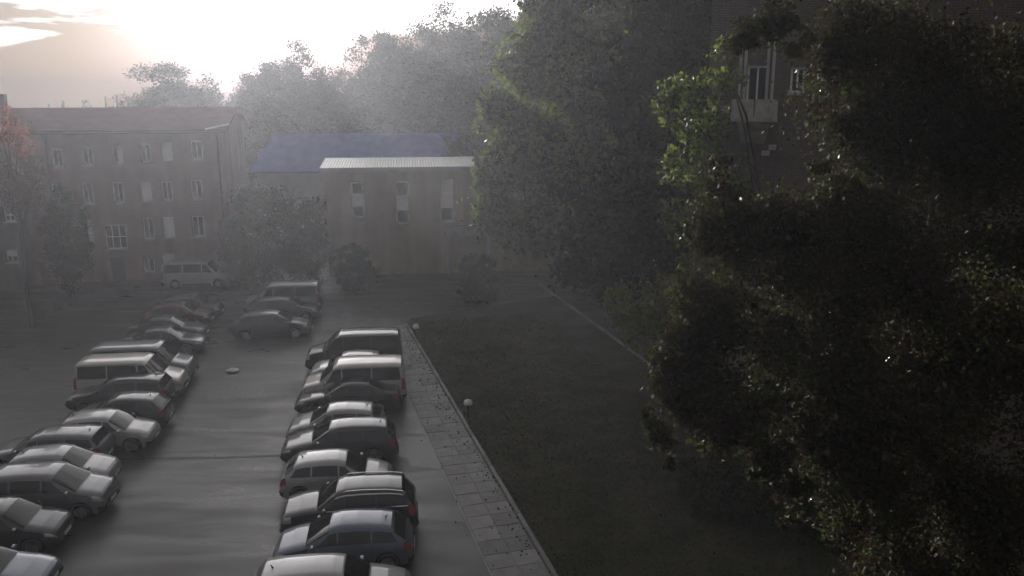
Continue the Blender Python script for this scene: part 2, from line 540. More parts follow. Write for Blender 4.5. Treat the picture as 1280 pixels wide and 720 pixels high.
# ------------------------------------------------------------------ cars
TYPES = {
 'van': dict(h=1.95, w=0.95, wr=0.90, belt=(1.12, 1.14), ws=(.185, .325), rw=(.975, .998), side=(.235, .955), split=(.40, .68), wheels=(.175, .80), r=.34,
   top=[(0, .66), (.012, .86), (.04, 1.0), (.17, 1.15), (.185, 1.17), (.325, 1.85), (.36, 1.92), (.5, 1.95), (.9, 1.94), (.962, 1.90), (.978, 1.78), (.996, 1.15), (1, .80)]),
 'estate': dict(h=1.48, w=0.90, wr=0.76, belt=(.93, .99), ws=(.262, .42), rw=(.91, .972), side=(.32, .935), split=(.48, .70), wheels=(.185, .79), r=.33,
   top=[(0, .52), (.012, .66), (.045, .76), (.15, .88), (.255, .96), (.262, .97), (.42, 1.40), (.48, 1.46), (.6, 1.48), (.8, 1.45), (.9, 1.39), (.915, 1.36), (.972, 1.03), (.985, .98), (1, .70)]),
 'hatch': dict(h=1.49, w=0.89, wr=0.76, belt=(.94, 1.0), ws=(.235, .415), rw=(.865, .955), side=(.30, .90), split=(.47, .71), wheels=(.19, .82), r=.33,
   top=[(0, .54), (.012, .68), (.045, .79), (.13, .90), (.228, .98), (.235, .99), (.415, 1.42), (.48, 1.48), (.6, 1.49), (.78, 1.44), (.85, 1.38), (.865, 1.35), (.955, 1.05), (.975, .98), (1, .70)]),
 'suv': dict(h=1.66, w=0.93, wr=0.77, belt=(1.06, 1.12), ws=(.265, .415), rw=(.905, .965), side=(.315, .93), split=(.47, .70), wheels=(.185, .80), r=.37,
   top=[(0, .66), (.01, .84), (.035, .94), (.14, 1.05), (.258, 1.11), (.265, 1.12), (.415, 1.58), (.47, 1.64), (.6, 1.66), (.8, 1.63), (.89, 1.57), (.905, 1.53), (.965, 1.17), (.985, 1.08), (1, .80)]),
 'saloon': dict(h=1.42, w=0.90, wr=0.74, belt=(.90, .96), ws=(.275, .445), rw=(.70, .855), side=(.335, .80), split=(.50, .70), wheels=(.185, .80), r=.33,
   top=[(0, .50), (.012, .63), (.045, .72), (.15, .84), (.268, .92), (.275, .93), (.445, 1.36), (.50, 1.41), (.58, 1.42), (.68, 1.38), (.70, 1.365), (.855, 1.05), (.875, 1.03), (.96, 1.0), (.982, .93), (1, .66)]),
 'mpv': dict(h=1.64, w=0.91, wr=0.79, belt=(1.02, 1.08), ws=(.20, .39), rw=(.925, .978), side=(.27, .945), split=(.46, .70), wheels=(.18, .80), r=.33,
   top=[(0, .60), (.012, .76), (.04, .88), (.12, .98), (.195, 1.05), (.20, 1.06), (.39, 1.56), (.45, 1.62), (.6, 1.64), (.82, 1.61), (.91, 1.55), (.925, 1.51), (.978, 1.10), (.99, 1.0), (1, .74)]),
}
def interp(tab, x):
    if x <= tab[0][0]: return tab[0][1]
    for (a, va), (b_, vb) in zip(tab, tab[1:]):
        if x <= b_:
            return va + (vb - va) * (x - a) / (b_ - a)
    return tab[-1][1]
PLAN = [(0, .74), (.012, .84), (.04, .91), (.10, .97), (.2, 1.0), (.8, 1.0), (.93, .97), (.975, .93), (.992, .88), (1, .80)]
VPLAN = [(0, .80), (.012, .88), (.04, .94), (.10, .985), (.2, 1.0), (.92, 1.0), (.985, .97), (1, .90)]
class Shape:
    def __init__(s, kind, length):
        s.T = TYPES[kind]; s.L = length; s.kind = kind
        s.plan = VPLAN if kind == 'van' else PLAN
    def section(s, u):
        T = s.T
        W = T['w'] * interp(s.plan, u)
        t_ = interp(T['top'], u)
        b_ = T['belt'][0] + (T['belt'][1] - T['belt'][0]) * u
        g = max(0, min(1, (t_ - b_) / (T['h'] - b_)))
        zs = 0.21 + 0.10 * max(0, 1 - u / .05) + 0.12 * max(0, (u - .94) / .06)
        for wu in T['wheels']:
            dx = abs(u - wu) * s.L
            ra = T['r'] + 0.055
            if dx < ra:
                zs = max(zs, T['r'] + math.sqrt(max(0, ra * ra - dx * dx)) * 0.98)
        bb = min(b_, t_ - 0.05)
        z1 = min(max(0.42, zs + .012), bb - .04)
        zs = min(zs, z1 - .005)
        z2 = min(max(0.64, zs + .03), bb - .02)
        z2 = max(z2, z1 + .005)
        w4 = (W * .91) * (1 - g) + (T['w'] * T['wr'] * (0.96 + .04 * interp(s.plan, u))) * g
        w4 = min(w4, W * .97)
        z4 = t_ - (.022 * (1 - g) + .075 * g)
        z4 = max(z4, bb + .008)
        e = .05 + .05 * g
        return [(W * .90, zs), (W * .985, z1), (W, z2), (W * .965, bb), (w4, z4), (w4 - e * .6, t_ - .02 * g - .006), (w4 * .55, t_ + .006), (0, t_ + .016)]
    def S(s, u, k, side=1):
        sec = s.section(u)
        i = min(int(k), 6); f = k - i
        y = sec[i][0] * (1 - f) + sec[i + 1][0] * f
        z = sec[i][1] * (1 - f) + sec[i + 1][1] * f
        return Vector(((0.5 - u) * s.L, side * y, z))
    def normal(s, u, k, side):
        e = .004
        du = s.S(min(1, u + e), k, side) - s.S(max(0, u - e), k, side)
        k0, k1 = max(0, k - .04), min(7, k + .04)
        dk = s.S(u, k1, side) - s.S(u, k0, side)
        n = du.cross(dk) * side
        if n.length < 1e-9:
            return Vector((0, side, 0))
        n.normalize()
        c = s.S(u, k, side) - Vector(((0.5 - u) * s.L * .9, 0, .7))
        return n if n.dot(c) > 0 else -n
    def patch(s, mb, u0, u1, k0, k1, side, off=.009, nu=10, nk=4, ufun=None):
        vs = []
        for i in range(nu + 1):
            for j in range(nk + 1):
                kk = k0 + (k1 - k0) * j / nk
                a, b_ = (u0, u1) if ufun is None else ufun(j / nk)
                u = a + (b_ - a) * i / nu
                vs.append(s.S(u, kk, side) + s.normal(u, kk, side) * off)
        fs = []
        n = nk + 1
        for i in range(nu):
            for j in range(nk):
                f = (i * n + j, (i + 1) * n + j, (i + 1) * n + j + 1, i * n + j + 1)
                fs.append(f if side < 0 else f[::-1])
        mb.add(vs, fs)
_wheels = {}
def wheel_mesh(r):
    if r not in _wheels:
        t_ = MB()
        hw = .105
        t_.lathe([(r * .62, -hw), (r * .93, -hw), (r, -hw * .6), (r, hw * .6), (r * .93, hw), (r * .64, hw), (r * .62, hw * .4)], 22, 'Y')
        rm = MB()
        rm.lathe([(r * .64, hw * .98), (r * .58, hw * .92), (r * .55, hw * .35), (.0001, hw * .30)], 22, 'Y', mi=0)
        for k in range(5):
            a = 2 * math.pi * k / 5 + .3
            d = Vector((math.cos(a), 0, math.sin(a))); p = Vector((-d.z, 0, d.x))
            A, B = d * r * .08, d * r * .59
            vs = []
            for (q_, wdt) in ((A, .055), (B, .04)):
                for sgn in (-1, 1):
                    vs.append(q_ + p * wdt * sgn + Vector((0, hw * .9, 0)))
                    vs.append(q_ + p * wdt * sgn + Vector((0, hw * .4, 0)))
            rm.add(vs, [(0, 2, 6, 4), (0, 4, 5, 1), (2, 3, 7, 6)], 0)
        rm.lathe([(.07, hw * .5), (.07, hw * .95), (.0001, hw * .97)], 10, 'Y', mi=0)
        _wheels[r] = (t_.mesh('wheel', M['rubber'], True), rm.mesh('rim', [M['alloy']], False))
    return _wheels[r]

def make_car(kind, length, color, loc, rz, label, group, cat='car', name='parked_car', metal=0.35, rough=.32, rails=False, chrome=False, rim_dark=False, plate=True):
    sh = Shape(kind, length)
    T = sh.T
    root = thing(name, loc, label, cat, group, rz)
    pm = paint(color, metal, rough)
    us = set(np.linspace(0, 1, 41))
    for x, _ in T['top']: us.add(x)
    for x, _ in sh.plan: us.add(x)
    for wu in T['wheels']:
        for k in range(-8, 9):
            us.add(wu + (T['r'] + .056) * math.sin(k / 8 * math.pi / 2) / length)
    us = sorted(us)
    body = MB()
    rings = []
    vs = []
    for u in us:
        sec = sh.section(u)
        x = (0.5 - u) * length
        vs += [(x, y, z) for (y, z) in sec] + [(x, -y, z) for (y, z) in sec[:-1][::-1]]
    n = 15
    fs = []
    for i in range(len(us) - 1):
        for j in range(n - 1):
            fs.append((i * n + j, i * n + j + 1, (i + 1) * n + j + 1, (i + 1) * n + j))
    fs += [tuple(range(n))[::-1], tuple(range((len(us) - 1) * n, len(us) * n))]
    body.add(vs, fs)
    body.build('body', pm, root, True, angle=38)
    # dark floor pan
    ub = MB(); ub.box((0, 0, .33), (length * .9, T['w'] * 1.5, .2)); ub.build('underbody', M['under'], root)
    # glass
    for key, nm_ in (('ws', 'windscreen'), ('rw', 'rear_window')):
        a, b_ = T[key]
        g_ = MB()
        for sd in (1, -1):
            sh.patch(g_, a + .006, b_ - .008, 4.25, 7, sd, nu=8, nk=5)
        g_.build(nm_, M['glass'], root, True)
    a, b_ = T['side']
    cuts = [a] + list(T['split']) + [b_]
    slant_f = (T['ws'][1] - T['ws'][0]) * .62
    slant_r = -(T['rw'][1] - T['rw'][0]) * .55
    for sd in (1, -1):
        for i in range(3):
            u0, u1 = cuts[i] + (.006 if i else 0), cuts[i + 1] - (.006 if i < 2 else 0)
            def uf(j, u0=u0, u1=u1, i=i):
                return (u0 + (slant_f * j if i == 0 else 0), u1 + (slant_r * j if i == 2 else 0))
            g_ = MB()
            sh.patch(g_, u0, u1, 3.1, 3.9, sd, nu=10, nk=3, ufun=uf)
            g_.build('side_window', M['glass'], root, True)
        if chrome:
            c_ = MB()
            sh.patch(c_, a + .0, b_, 3.0, 3.09, sd, off=.014, nu=20, nk=1)
            sh.patch(c_, a + slant_f * .95, b_ + slant_r, 3.9, 3.98, sd, off=.014, nu=20, nk=1)
            c_.build('window_trim', M['chrome'], root)
        # lamps
        hl = MB(); sh.patch(hl, .006, .085 if kind != 'van' else .05, 2.35, 3.35, sd, off=.012, nu=6, nk=3)
        hl.build('headlight', M['lens_clear'], root, True)
        tl = MB(); sh.patch(tl, .935 if kind != 'van' else .965, .996, 2.3 if kind != 'van' else 2.2, 3.1 if kind != 'van' else 3.25, sd, off=.012, nu=6, nk=3)
        tl.build('tail_light', M['lens_red'], root, True)
        # sill and handles, mirror
        sl = MB(); sh.patch(sl, T['wheels'][0] + .1, T['wheels'][1] - .1, .1, .9, sd, off=.01, nu=8, nk=1)
        sl.build('sill', M['trim'], root)
        for uh in (T['split'][0] - .035, T['split'][1] - .02):
            p = sh.S(uh, 2.75, sd)
            h_ = MB(); h_.box((p.x, p.y + sd * .012, p.z), (.18, .03, .03), bev=.008); h_.build('door_handle', pm if not chrome else M['chrome'], root)
        for uh in (T['split'][0] + .002, T['split'][1] + .0, T['side'][0] - .005):
            sm = MB(); sh.patch(sm, uh, uh + .0018, 1.0, 3.08, sd, off=.003, nu=1, nk=8)
            sm.build('door_seam', M['under'], root)
        um = T['ws'][0] + .06
        p = sh.S(um, 3.25, sd)
        mm = MB(); mm.box((p.x, p.y + sd * .12, p.z + .02), (.12, .20, .14), bev=.035); mm.build('wing_mirror', pm, root)
        if rails:
            rl = MB()
            pts = [sh.S(u, 4.8, sd) + Vector((0, 0, .05 if .03 < f < .97 else .0)) for f, u in ((f, T['ws'][1] + .05 + (T['rw'][0] - .04 - T['ws'][1]) * f) for f in (0, .04, .3, .5, .7, .96, 1))]
            rl.tube(pts, .016, 6); rl.build('roof_rail', M['metal_dark'] if not chrome else M['chrome'], root)
    # bumpers, grille, plates
    zb = .42 if kind != 'suv' else .46
    for u, nm_, sg in ((0, 'front_bumper', 1), (1, 'rear_bumper', -1)):
        bp = MB()
        for sd in (1, -1):
            sh.patch(bp, .0 if sg > 0 else .965, .05 if sg > 0 else 1.0, .1, 1.25, sd, off=.02, nu=4, nk=2)
        bp.box((sg * (length / 2 + .012), 0, .40), (.05, T['w'] * 1.40, .14), bev=.02)
        bp.build(nm_, M['trim'], root)
        if plate:
            pl = MB(); pl.box((sg * (length / 2 + .045), 0, .47 if sg > 0 else .52), (.012, .52, .11)); pl.build('number_plate', M['plate'], root)
    gr = MB()
    zt = interp(T['top'], 0)
    for k in range(3):
        gr.box((length / 2 + .006, 0, zt - .13 + k * .05), (.02, T['w'] * .95, .028))
    gr.build('grille', M['trim'], root)
    tm, rm = wheel_mesh(T['r'])
    for wu in T['wheels']:
        for sd in (1, -1):
            o = bpy.data.objects.new('wheel', tm); link(o, root)
            o.location = ((0.5 - wu) * length, sd * (T['w'] - .125), T['r'])
            o.rotation_euler = (0, random.random() * 6, 0 if sd > 0 else math.pi)
            r_ = bpy.data.objects.new('rim', rm); link(r_, o)
    if kind in ('hatch', 'estate', 'saloon'):
        an = MB(); p = sh.S(T['rw'][0] - .06, 7, 1)
        an.tube([p + Vector((0, 0, -.01)), p + Vector((-.06, 0, .09))], [.03, .006], 6); an.build('antenna', M['trim'], root)
    return root

# kind, left px, right px, roof middle y px, nose ('R' or 'L'), colour, label, options
SILVER = (0.36, 0.36, 0.36); LGREY = (0.27, 0.27, 0.275); GREY = (0.13, 0.132, 0.14); BLACK = (0.012, 0.012, 0.013)
ANTH = (0.035, 0.036, 0.04); BEIGE = (0.50, 0.48, 0.43); DKRED = (0.075, 0.014, 0.013); BLUEGREY = (0.10, 0.13, 0.17); OLIVE = (0.03, 0.03, 0.024)
LEFT = 'cars parked nose to the aisle along the left row'
RIGHT = 'cars parked between the aisle and the concrete strip'
FAR = 'vehicles standing at the far end of the aisle'
cars = [
 ('van', 205, 287, 325, 'R', SILVER, 'silver van farthest up the left side, in front of the long brick building', LEFT, {}),
 ('hatch', 199, 275, 369, 'R', ANTH, 'small dark car just behind the dark red one at the head of the left row', LEFT, {}),
 ('hatch', 183, 263, 378, 'R', DKRED, 'dark red hatchback near the far end of the left row', LEFT, {}),
 ('saloon', 163, 256, 395, 'R', BLACK, 'black car with arched roof, next to the dark red hatchback', LEFT, {}),
 ('saloon', 160, 251, 409, 'R', ANTH, 'charcoal car with arched roof, behind the boxy grey van of the left row', LEFT, {}),
 ('van', 120, 236, 429, 'R', GREY, 'boxy grey van parked just beyond the pale minibus with the large windows', LEFT, {}),
 ('van', 104, 222, 446, 'R', BEIGE, 'pale beige minibus with large side windows in the left row', LEFT, {}),
 ('estate', 86, 213, 470, 'L', ANTH, 'dark estate car backed up to the aisle beside the pale beige minibus', LEFT, dict(rails=True)),
 ('hatch', 98, 204, 494, 'L', BLACK, 'black hatchback with its tail to the aisle, beyond the light silver car', LEFT, {}),
 ('hatch', 72, 188, 516, 'R', SILVER, 'light silver car of the left row with its whole nose in view', LEFT, {}),
 ('estate', -8, 124, 538, 'L', GREY, 'grey estate car with its rounded tail to the aisle, left of the light silver car', LEFT, {}),
 ('hatch', 2, 141, 562, 'R', LGREY, 'light grey hatchback pointing at the aisle, between the grey estate and the tall people carrier', LEFT, {}),
 ('mpv', -22, 131, 585, 'R', GREY, 'tall grey people carrier cut by the left edge of the picture', LEFT, {}),
 ('hatch', -82, 78, 630, 'R', ANTH, 'dark grey car second from the bottom of the left row', LEFT, {}),
 ('saloon', -122, 48, 690, 'R', BLUEGREY, 'blue grey car at the bottom left corner, only its bonnet in view', LEFT, {}),
 ('van', 303, 402, 353, 'L', LGREY, 'light grey van at the far end of the aisle behind two dark cars', FAR, {}),
 ('hatch', 304, 402, 371, 'R', BLACK, 'black hatchback squeezed between the light grey van and the dark olive one with alloy wheels', FAR, {}),
 ('hatch', 289, 390, 389, 'R', OLIVE, 'dark olive hatchback standing in the aisle with alloy wheels in view', FAR, {}),
 ('van', 380, 504, 414, 'L', BLACK, 'black van at the far end of the right row', RIGHT, {}),
 ('hatch', 385, 488, 441, 'L', SILVER, 'silver car mostly hidden between the black van and the beige minibus', RIGHT, {}),
 ('van', 375, 507, 450, 'L', BEIGE, 'pale beige minibus in the right row next to the concrete strip', RIGHT, {}),
 ('saloon', 367, 502, 475, 'L', BLACK, 'black saloon with fast sloping rear, next to the right row minibus', RIGHT, {}),
 ('hatch', 357, 484, 507, 'L', LGREY, 'light grey hatchback between the black saloon and the dark estate', RIGHT, {}),
 ('estate', 350, 498, 528, 'L', ANTH, 'dark estate car with roof rails beyond the silver hatchback with the red tail lamp', RIGHT, dict(rails=True)),
 ('hatch', 349, 492, 568, 'R', SILVER, 'silver hatchback parked tail to the aisle with a red tail lamp in view', RIGHT, {}),
 ('suv', 348, 523, 603, 'L', BLACK, 'black off road car with bright window surround in the right row', RIGHT, dict(chrome=True, rails=True)),
 ('hatch', 339, 518, 647, 'L', BLUEGREY, 'blue grey hatchback second from the bottom of the right row', RIGHT, {}),
 ('estate', 318, 506, 704, 'R', SILVER, 'silver car cut by the bottom edge, nearest of the right row', RIGHT, {}),
]
random.seed(11)
for (kind, x0, x1, yr, nose, colr, label, group, opt) in cars:
    T = TYPES[kind]
    yawc = YAW * 0.75 + R(random.uniform(-1.2, 1.2))
    P = at((x0 + x1) / 2, yr, T['h'])
    # length from the ends' pixels, measured on the car's own axis at mid height
    d = Vector((math.cos(yawc), math.sin(yawc), 0))
    def along(px):
        rr_ = ray(px, yr)
        n_ = Vector((rr_.y, -rr_.x))            # normal of the vertical plane through the camera and that column
        den = n_.x * d.x + n_.y * d.y
        return -(n_.x * P.x + n_.y * P.y) / den
    L_ = along(x1) - along(x0)
    mid = (along(x1) + along(x0)) / 2
    lim = dict(van=(4.8, 5.3), estate=(4.5, 4.95), hatch=(3.9, 4.5), suv=(4.4, 4.8), saloon=(4.3, 4.9), mpv=(4.3, 4.8))[kind]
    L2 = max(lim[0], min(lim[1], L_ * .97))
    print('CAR', kind, round(L_, 2), round(P.x, 1), round(P.y, 1))
    c_ = P + d * mid
    make_car(kind, L2, colr, (c_.x, c_.y, 0.006), yawc + (0 if nose == 'R' else math.pi), label, group,
             cat='van' if kind == 'van' else 'car', name='parked_van' if kind == 'van' else 'parked_car', **opt)

# ------------------------------------------------------------------ buildings
def wall_mesh(mb, length, z0, z1, holes, depth=.22, y=0.0):
    """front wall in the local xz plane facing -y, with real openings and their reveals"""
    xs_ = sorted({0, length} | {h[0] for h in holes} | {h[1] for h in holes})
    zs_ = sorted({z0, z1} | {h[2] for h in holes} | {h[3] for h in holes})
    for xa, xb in zip(xs_, xs_[1:]):
        for za, zb in zip(zs_, zs_[1:]):
            cx, cz = (xa + xb) / 2, (za + zb) / 2
            if any(h[0] < cx < h[1] and h[2] < cz < h[3] for h in holes):
                continue
            mb.add([(xa, y, za), (xb, y, za), (xb, y, zb), (xa, y, zb)], [(0, 1, 2, 3)])
    for (xa, xb, za, zb) in holes:
        d_ = y + depth
        mb.add([(xa, y, za), (xa, d_, za), (xa, d_, zb), (xa, y, zb)], [(0, 1, 2, 3)])
        mb.add([(xb, y, za), (xb, d_, za), (xb, d_, zb), (xb, y, zb)], [(3, 2, 1, 0)])
        mb.add([(xa, y, za), (xb, y, za), (xb, d_, za), (xa, d_, za)], [(0, 1, 2, 3)])
        mb.add([(xa, y, zb), (xb, y, zb), (xb, d_, zb), (xa, d_, zb)], [(3, 2, 1, 0)])
def window(parent, xa, xb, za, zb, cols=2, rows=1, blind=None, sill=True, y=0.0, frame='white_frame', fw=.07):
    f = MB()
    yc = y + .14
    W_, H_ = xb - xa, zb - za
    f.box((xa + fw / 2, yc, (za + zb) / 2), (fw, .08, H_ - .004)); f.box((xb - fw / 2, yc, (za + zb) / 2), (fw, .08, H_ - .004))
    f.box(((xa + xb) / 2, yc, za + fw / 2), (W_ - 2 * fw, .078, fw)); f.box(((xa + xb) / 2, yc, zb - fw / 2), (W_ - 2 * fw, .078, fw))
    for k in range(1, cols):
        f.box((xa + W_ * k / cols, yc, (za + zb) / 2), (fw * .8, .076, H_ - 2 * fw))
    for k in range(1, rows):
        f.box(((xa + xb) / 2, yc, za + H_ * k / rows), (W_ - 2 * fw, .074, fw * .8))
    fr = f.build('window', M[frame], parent)
    for i in range(cols):
        for j in range(rows):
            p = MB()
            x0_, x1_ = xa + W_ * i / cols + .03, xa + W_ * (i + 1) / cols - .03
            z0_, z1_ = za + H_ * j / rows + .03, za + H_ * (j + 1) / rows - .03
            p.box(((x0_ + x1_) / 2, yc + .01, (z0_ + z1_) / 2), (x1_ - x0_, .02, z1_ - z0_))
            p.build('pane', M['curtain_pane'] if (blind and (i, j) in blind) else M['pane'], fr)
    if sill:
        s_ = MB(); s_.box(((xa + xb) / 2, y - .03, za - .04), (W_ + .16, .2, .07)); s_.build('sill', M['sill'], fr)
    return fr
def gable_roof(name, parent, x0, x1, y0, y1, ze, zr, mat, over=.45, hip=0.0):
    """pitched roof with its ridge along x, real thickness"""
    mbx = MB()
    ym = (y0 + y1) / 2
    th = .16
    k = (zr - ze) / (ym - y0)
    a = [(x0 - over, y0 - over, ze - over * k), (x1 + over, y0 - over, ze - over * k), (x1 + over - hip, ym, zr), (x0 - over + hip, ym, zr),
         (x0 - over, y1 + over, ze - over * k), (x1 + over, y1 + over, ze - over * k)]
    top = [(p[0], p[1], p[2] + th) for p in a]
    vs_ = a + top
    fs_ = [(6, 7, 8, 9), (9, 8, 11, 10), (3, 2, 1, 0), (4, 5, 2, 3), (0, 1, 7, 6), (4, 10, 11, 5)]
    if hip:
        fs_ += [(7, 11, 8), (6, 9, 10), (0, 6, 10, 4), (1, 5, 11, 7), (0, 4, 3), (1, 2, 5)]
    else:
        fs_ += [(0, 6, 9, 3), (3, 9, 10, 4), (1, 2, 8, 7), (2, 5, 11, 8)]
    mbx.add(vs_, fs_)
    return mbx.build(name, mat, parent)
def gutter(parent, x0, x1, y, z, mat='metal_dark'):
    g_ = MB(); g_.tube([(x0, y, z), (x1, y, z)], .075, 8); return g_.build('gutter', M[mat], parent)

BA = YAW                                   # direction of the facades
# ---- long brick building on the left
P0 = at(290, 347)                         # its right front corner
P0 = Vector((P0.x, P0.y, 0))
LB = 27.0
O = P0 - Vector((math.cos(BA), math.sin(BA), 0)) * LB
bl = thing('brick_building', (O.x, O.y, 0), 'long reddish brick building with three rows of narrow windows, beyond the left row of cars', 'building', rz=BA)
zE = on_wall(230, 163, O, BA)[1]
zR = at_y(170, 136, 72).z
holes, wins = [], []
def wpix(px, py0, py1, wpx, P, a):
    s_, _ = on_wall(px, (py0 + py1) / 2, P, a)
    sa, _ = on_wall(px - wpx / 2, (py0 + py1) / 2, P, a); sb, _ = on_wall(px + wpx / 2, (py0 + py1) / 2, P, a)
    _, za_ = on_wall(px, py1, P, a); _, zb_ = on_wall(px, py0, P, a)
    return (sa, sb, za_, zb_)
for (x, y0_, y1_, w_) in ((110, 184, 207, 13), (147, 182, 205, 13), (182, 180, 203, 13), (209, 178, 201, 13), (246, 176, 199, 14), (72, 186, 209, 13),
                          (110, 229, 255, 13), (148, 228, 254, 13), (183, 227, 252, 13), (209, 227, 251, 13), (246, 225, 249, 14), (72, 230, 256, 13),
                          (186, 272, 299, 14), (211, 271, 297, 14), (248, 270, 296, 15), (110, 274, 302, 13), (72, 276, 304, 13),
                          (186, 318, 340, 14), (211, 317, 338, 14)):
    wins.append(wpix(x, y0_, y1_, w_, O, BA) + (2, 1))
wide = wpix(145, 281, 311, 27, O, BA)
door = wpix(148, 322, 352, 17, O, BA)
door = (door[0], door[1], 0.02, door[3])
holes = [w_[:4] for w_ in wins] + [wide, door]
mb = MB()
wall_mesh(mb, LB, -.3, zE, holes)
DEP = 12.0
mb.add([(0, 0, -.3), (0, DEP, -.3), (0, DEP, zE), (0, DEP / 2, zR - .05), (0, 0, zE)], [(0, 4, 3, 2, 1)])
mb.add([(LB, 0, -.3), (LB, DEP, -.3), (LB, DEP, zE), (LB, DEP / 2, zR - .05), (LB, 0, zE)], [(0, 1, 2, 3, 4)])
mb.add([(0, DEP, -.3), (LB, DEP, -.3), (LB, DEP, zE), (0, DEP, zE)], [(3, 2, 1, 0)])
mb.build('wall', M['brick_red'], bl)
for i, w_ in enumerate(wins):
    window(bl, *w_[:4], cols=2, rows=1, blind=[(0, 0), (1, 0)] if i % 5 == 3 else ([(1, 0)] if i % 7 == 1 else None))
window(bl, *wide, cols=3, rows=2)
d_ = MB(); d_.box(((door[0] + door[1]) / 2, .16, (door[2] + door[3]) / 2), (door[1] - door[0] - .01, .08, door[3] - door[2] - .01)); dd = d_.build('door', M['metal_dark'], bl)
d_ = MB(); d_.box((door[1] - .2, .09, 1.05), (.14, .05, .03)); d_.build('handle', M['chrome'], dd)
rf = gable_roof('roof', bl, 0, LB, 0, DEP, zE, zR, M['roof_red'])
ch = MB(); ch.box((LB * .35, DEP / 2 + 1.2, zR + .4), (.8, .6, 1.6)); ch.build('chimney', M['brick_dark'], rf)
gutter(bl, -.4, LB + .4, -.52, zE - .12)
# bright metal verge of the stair head that catches the sun
va, vb = on_wall(258, 162, O, BA), on_wall(288, 155.5, O, BA)
vm = MB(); vm.add([(va[0], -.62, va[1]), (vb[0], -.62, vb[1]), (vb[0], -.5, vb[1] + .12), (va[0], -.5, va[1] + .12), (va[0], -.45, va[1]), (vb[0], -.45, vb[1])],
                  [(0, 1, 2, 3), (3, 2, 5, 4), (0, 4, 5, 1), (0, 3, 4), (1, 5, 2)])
vm.build('roof_flashing', M['metal_light'], bl)
for dx in (.3, LB * .55, LB - .3):
    dp_ = MB(); dp_.tube([(dx, -.09, 0.0), (dx, -.09, zE - .5), (dx, -.5, zE - .15)], .05, 8); dp_.build('downpipe', M['metal_dark'], bl)

# ---- low wing at the left edge
PW_ = at(46, 357); PWv = Vector((PW_.x, PW_.y - 1.5, 0))
LW = 14.0
OW = PWv - Vector((math.cos(BA), math.sin(BA), 0)) * LW
wg = thing('brick_annex', (OW.x, OW.y, 0), 'lower dark brick wing with two small white windows at the left edge', 'building', rz=BA)
w1 = wpix(12, 261, 277, 13, OW, BA); w2 = wpix(15, 312, 328, 14, OW, BA)
w3 = (w1[0] - 3, w1[1] - 3, w1[2], w1[3]); w4 = (w2[0] - 3, w2[1] - 3, w2[2], w2[3])
zW = on_wall(30, 240, OW, BA)[1]
mb = MB(); wall_mesh(mb, LW, -.3, zW, [w1, w2, w3, w4])
mb.add([(LW, 0, -.3), (LW, 8, -.3), (LW, 8, zW), (LW, 4, zW + 1.6), (LW, 0, zW)], [(0, 1, 2, 3, 4)])
mb.add([(0, 0, -.3), (0, 8, -.3), (0, 8, zW), (0, 4, zW + 1.6), (0, 0, zW)], [(4, 3, 2, 1, 0)])
mb.add([(0, 8, -.3), (LW, 8, -.3), (LW, 8, zW), (0, 8, zW)], [(3, 2, 1, 0)])
mb.build('wall', M['brick_dark'], wg)
for w_ in (w1, w2, w3, w4):
    window(wg, *w_, cols=2, rows=2, blind=[(0, 1), (1, 1)] if w_ in (w2,) else None)
gable_roof('roof', wg, 0, LW, 0, 8, zW, zW + 1.65, M['roof_red'])
gutter(wg, -.4, LW + .4, -.52, zW - .2)

# ---- ochre hall in the middle with three tall windows and a bright corrugated roof
PH = at(412, 345); PHv = Vector((PH.x, PH.y, 0))
LH = 17.5
hall = thing('hall_building', (PHv.x, PHv.y, 0), 'ochre brick hall with three tall white framed windows and a shining corrugated roof edge', 'building', rz=BA * .8)
HA = BA * .8
zH = on_wall(500, 212, PHv, HA)[1]
hw = [wpix(447.5, 228, 272, 16, PHv, HA), wpix(503, 227, 280, 16, PHv, HA), wpix(558.5, 224, 277, 16, PHv, HA)]
lowd = [wpix(385, 290, 335, 16, PHv, HA)]
lw = [wpix(480, 298, 318, 20, PHv, HA), wpix(540, 298, 318, 20, PHv, HA)]
mb = MB(); wall_mesh(mb, LH, -.3, zH, hw)
DH = 5
mb.add([(0, 0, -.3), (0, DH, -.3), (0, DH, zH + .22), (0, 0, zH)], [(3, 2, 1, 0)])
mb.add([(LH, 0, -.3), (LH, DH, -.3), (LH, DH, zH + .22), (LH, 0, zH)], [(0, 1, 2, 3)])
mb.add([(0, DH, -.3), (LH, DH, -.3), (LH, DH, zH + .22), (0, DH, zH + .22)], [(3, 2, 1, 0)])
mb.build('wall', M['brick_ochre'], hall)
window(hall, *hw[0], cols=1, rows=3, blind=[(0, 1)], fw=.10)
window(hall, *hw[1], cols=1, rows=3, blind=[(0, 1)], fw=.10)
window(hall, *hw[2], cols=1, rows=3, blind=[(0, 1), (0, 2)], fw=.10)
fas = MB(); fas.box((LH / 2, -.36, zH + .02), (LH + .7, .06, .34)); fas.build('fascia', M['render_grey'], hall)
sof = MB(); sof.box((LH / 2, -.17, zH - .11), (LH + .7, .32, .05)); sof.build('soffit', M['render_grey'], hall)
# corrugated sheet: each rib a real fold
cr = MB()
nr = 88
vs_, fs_ = [], []
for i in range(nr * 4 + 1):
    x = -.35 + (LH + .7) * i / (nr * 4)
    z = .05 if (i % 4) in (1, 2) else 0.0
    vs_ += [(x, -.42, zH + .2 + z), (x, DH + .3, zH + .47 + z)]
for i in range(nr * 4):
    fs_.append((2 * i, 2 * i + 2, 2 * i + 3, 2 * i + 1))
cr.add(vs_, fs_)
cr.build('roof', M['metal_light'], hall)
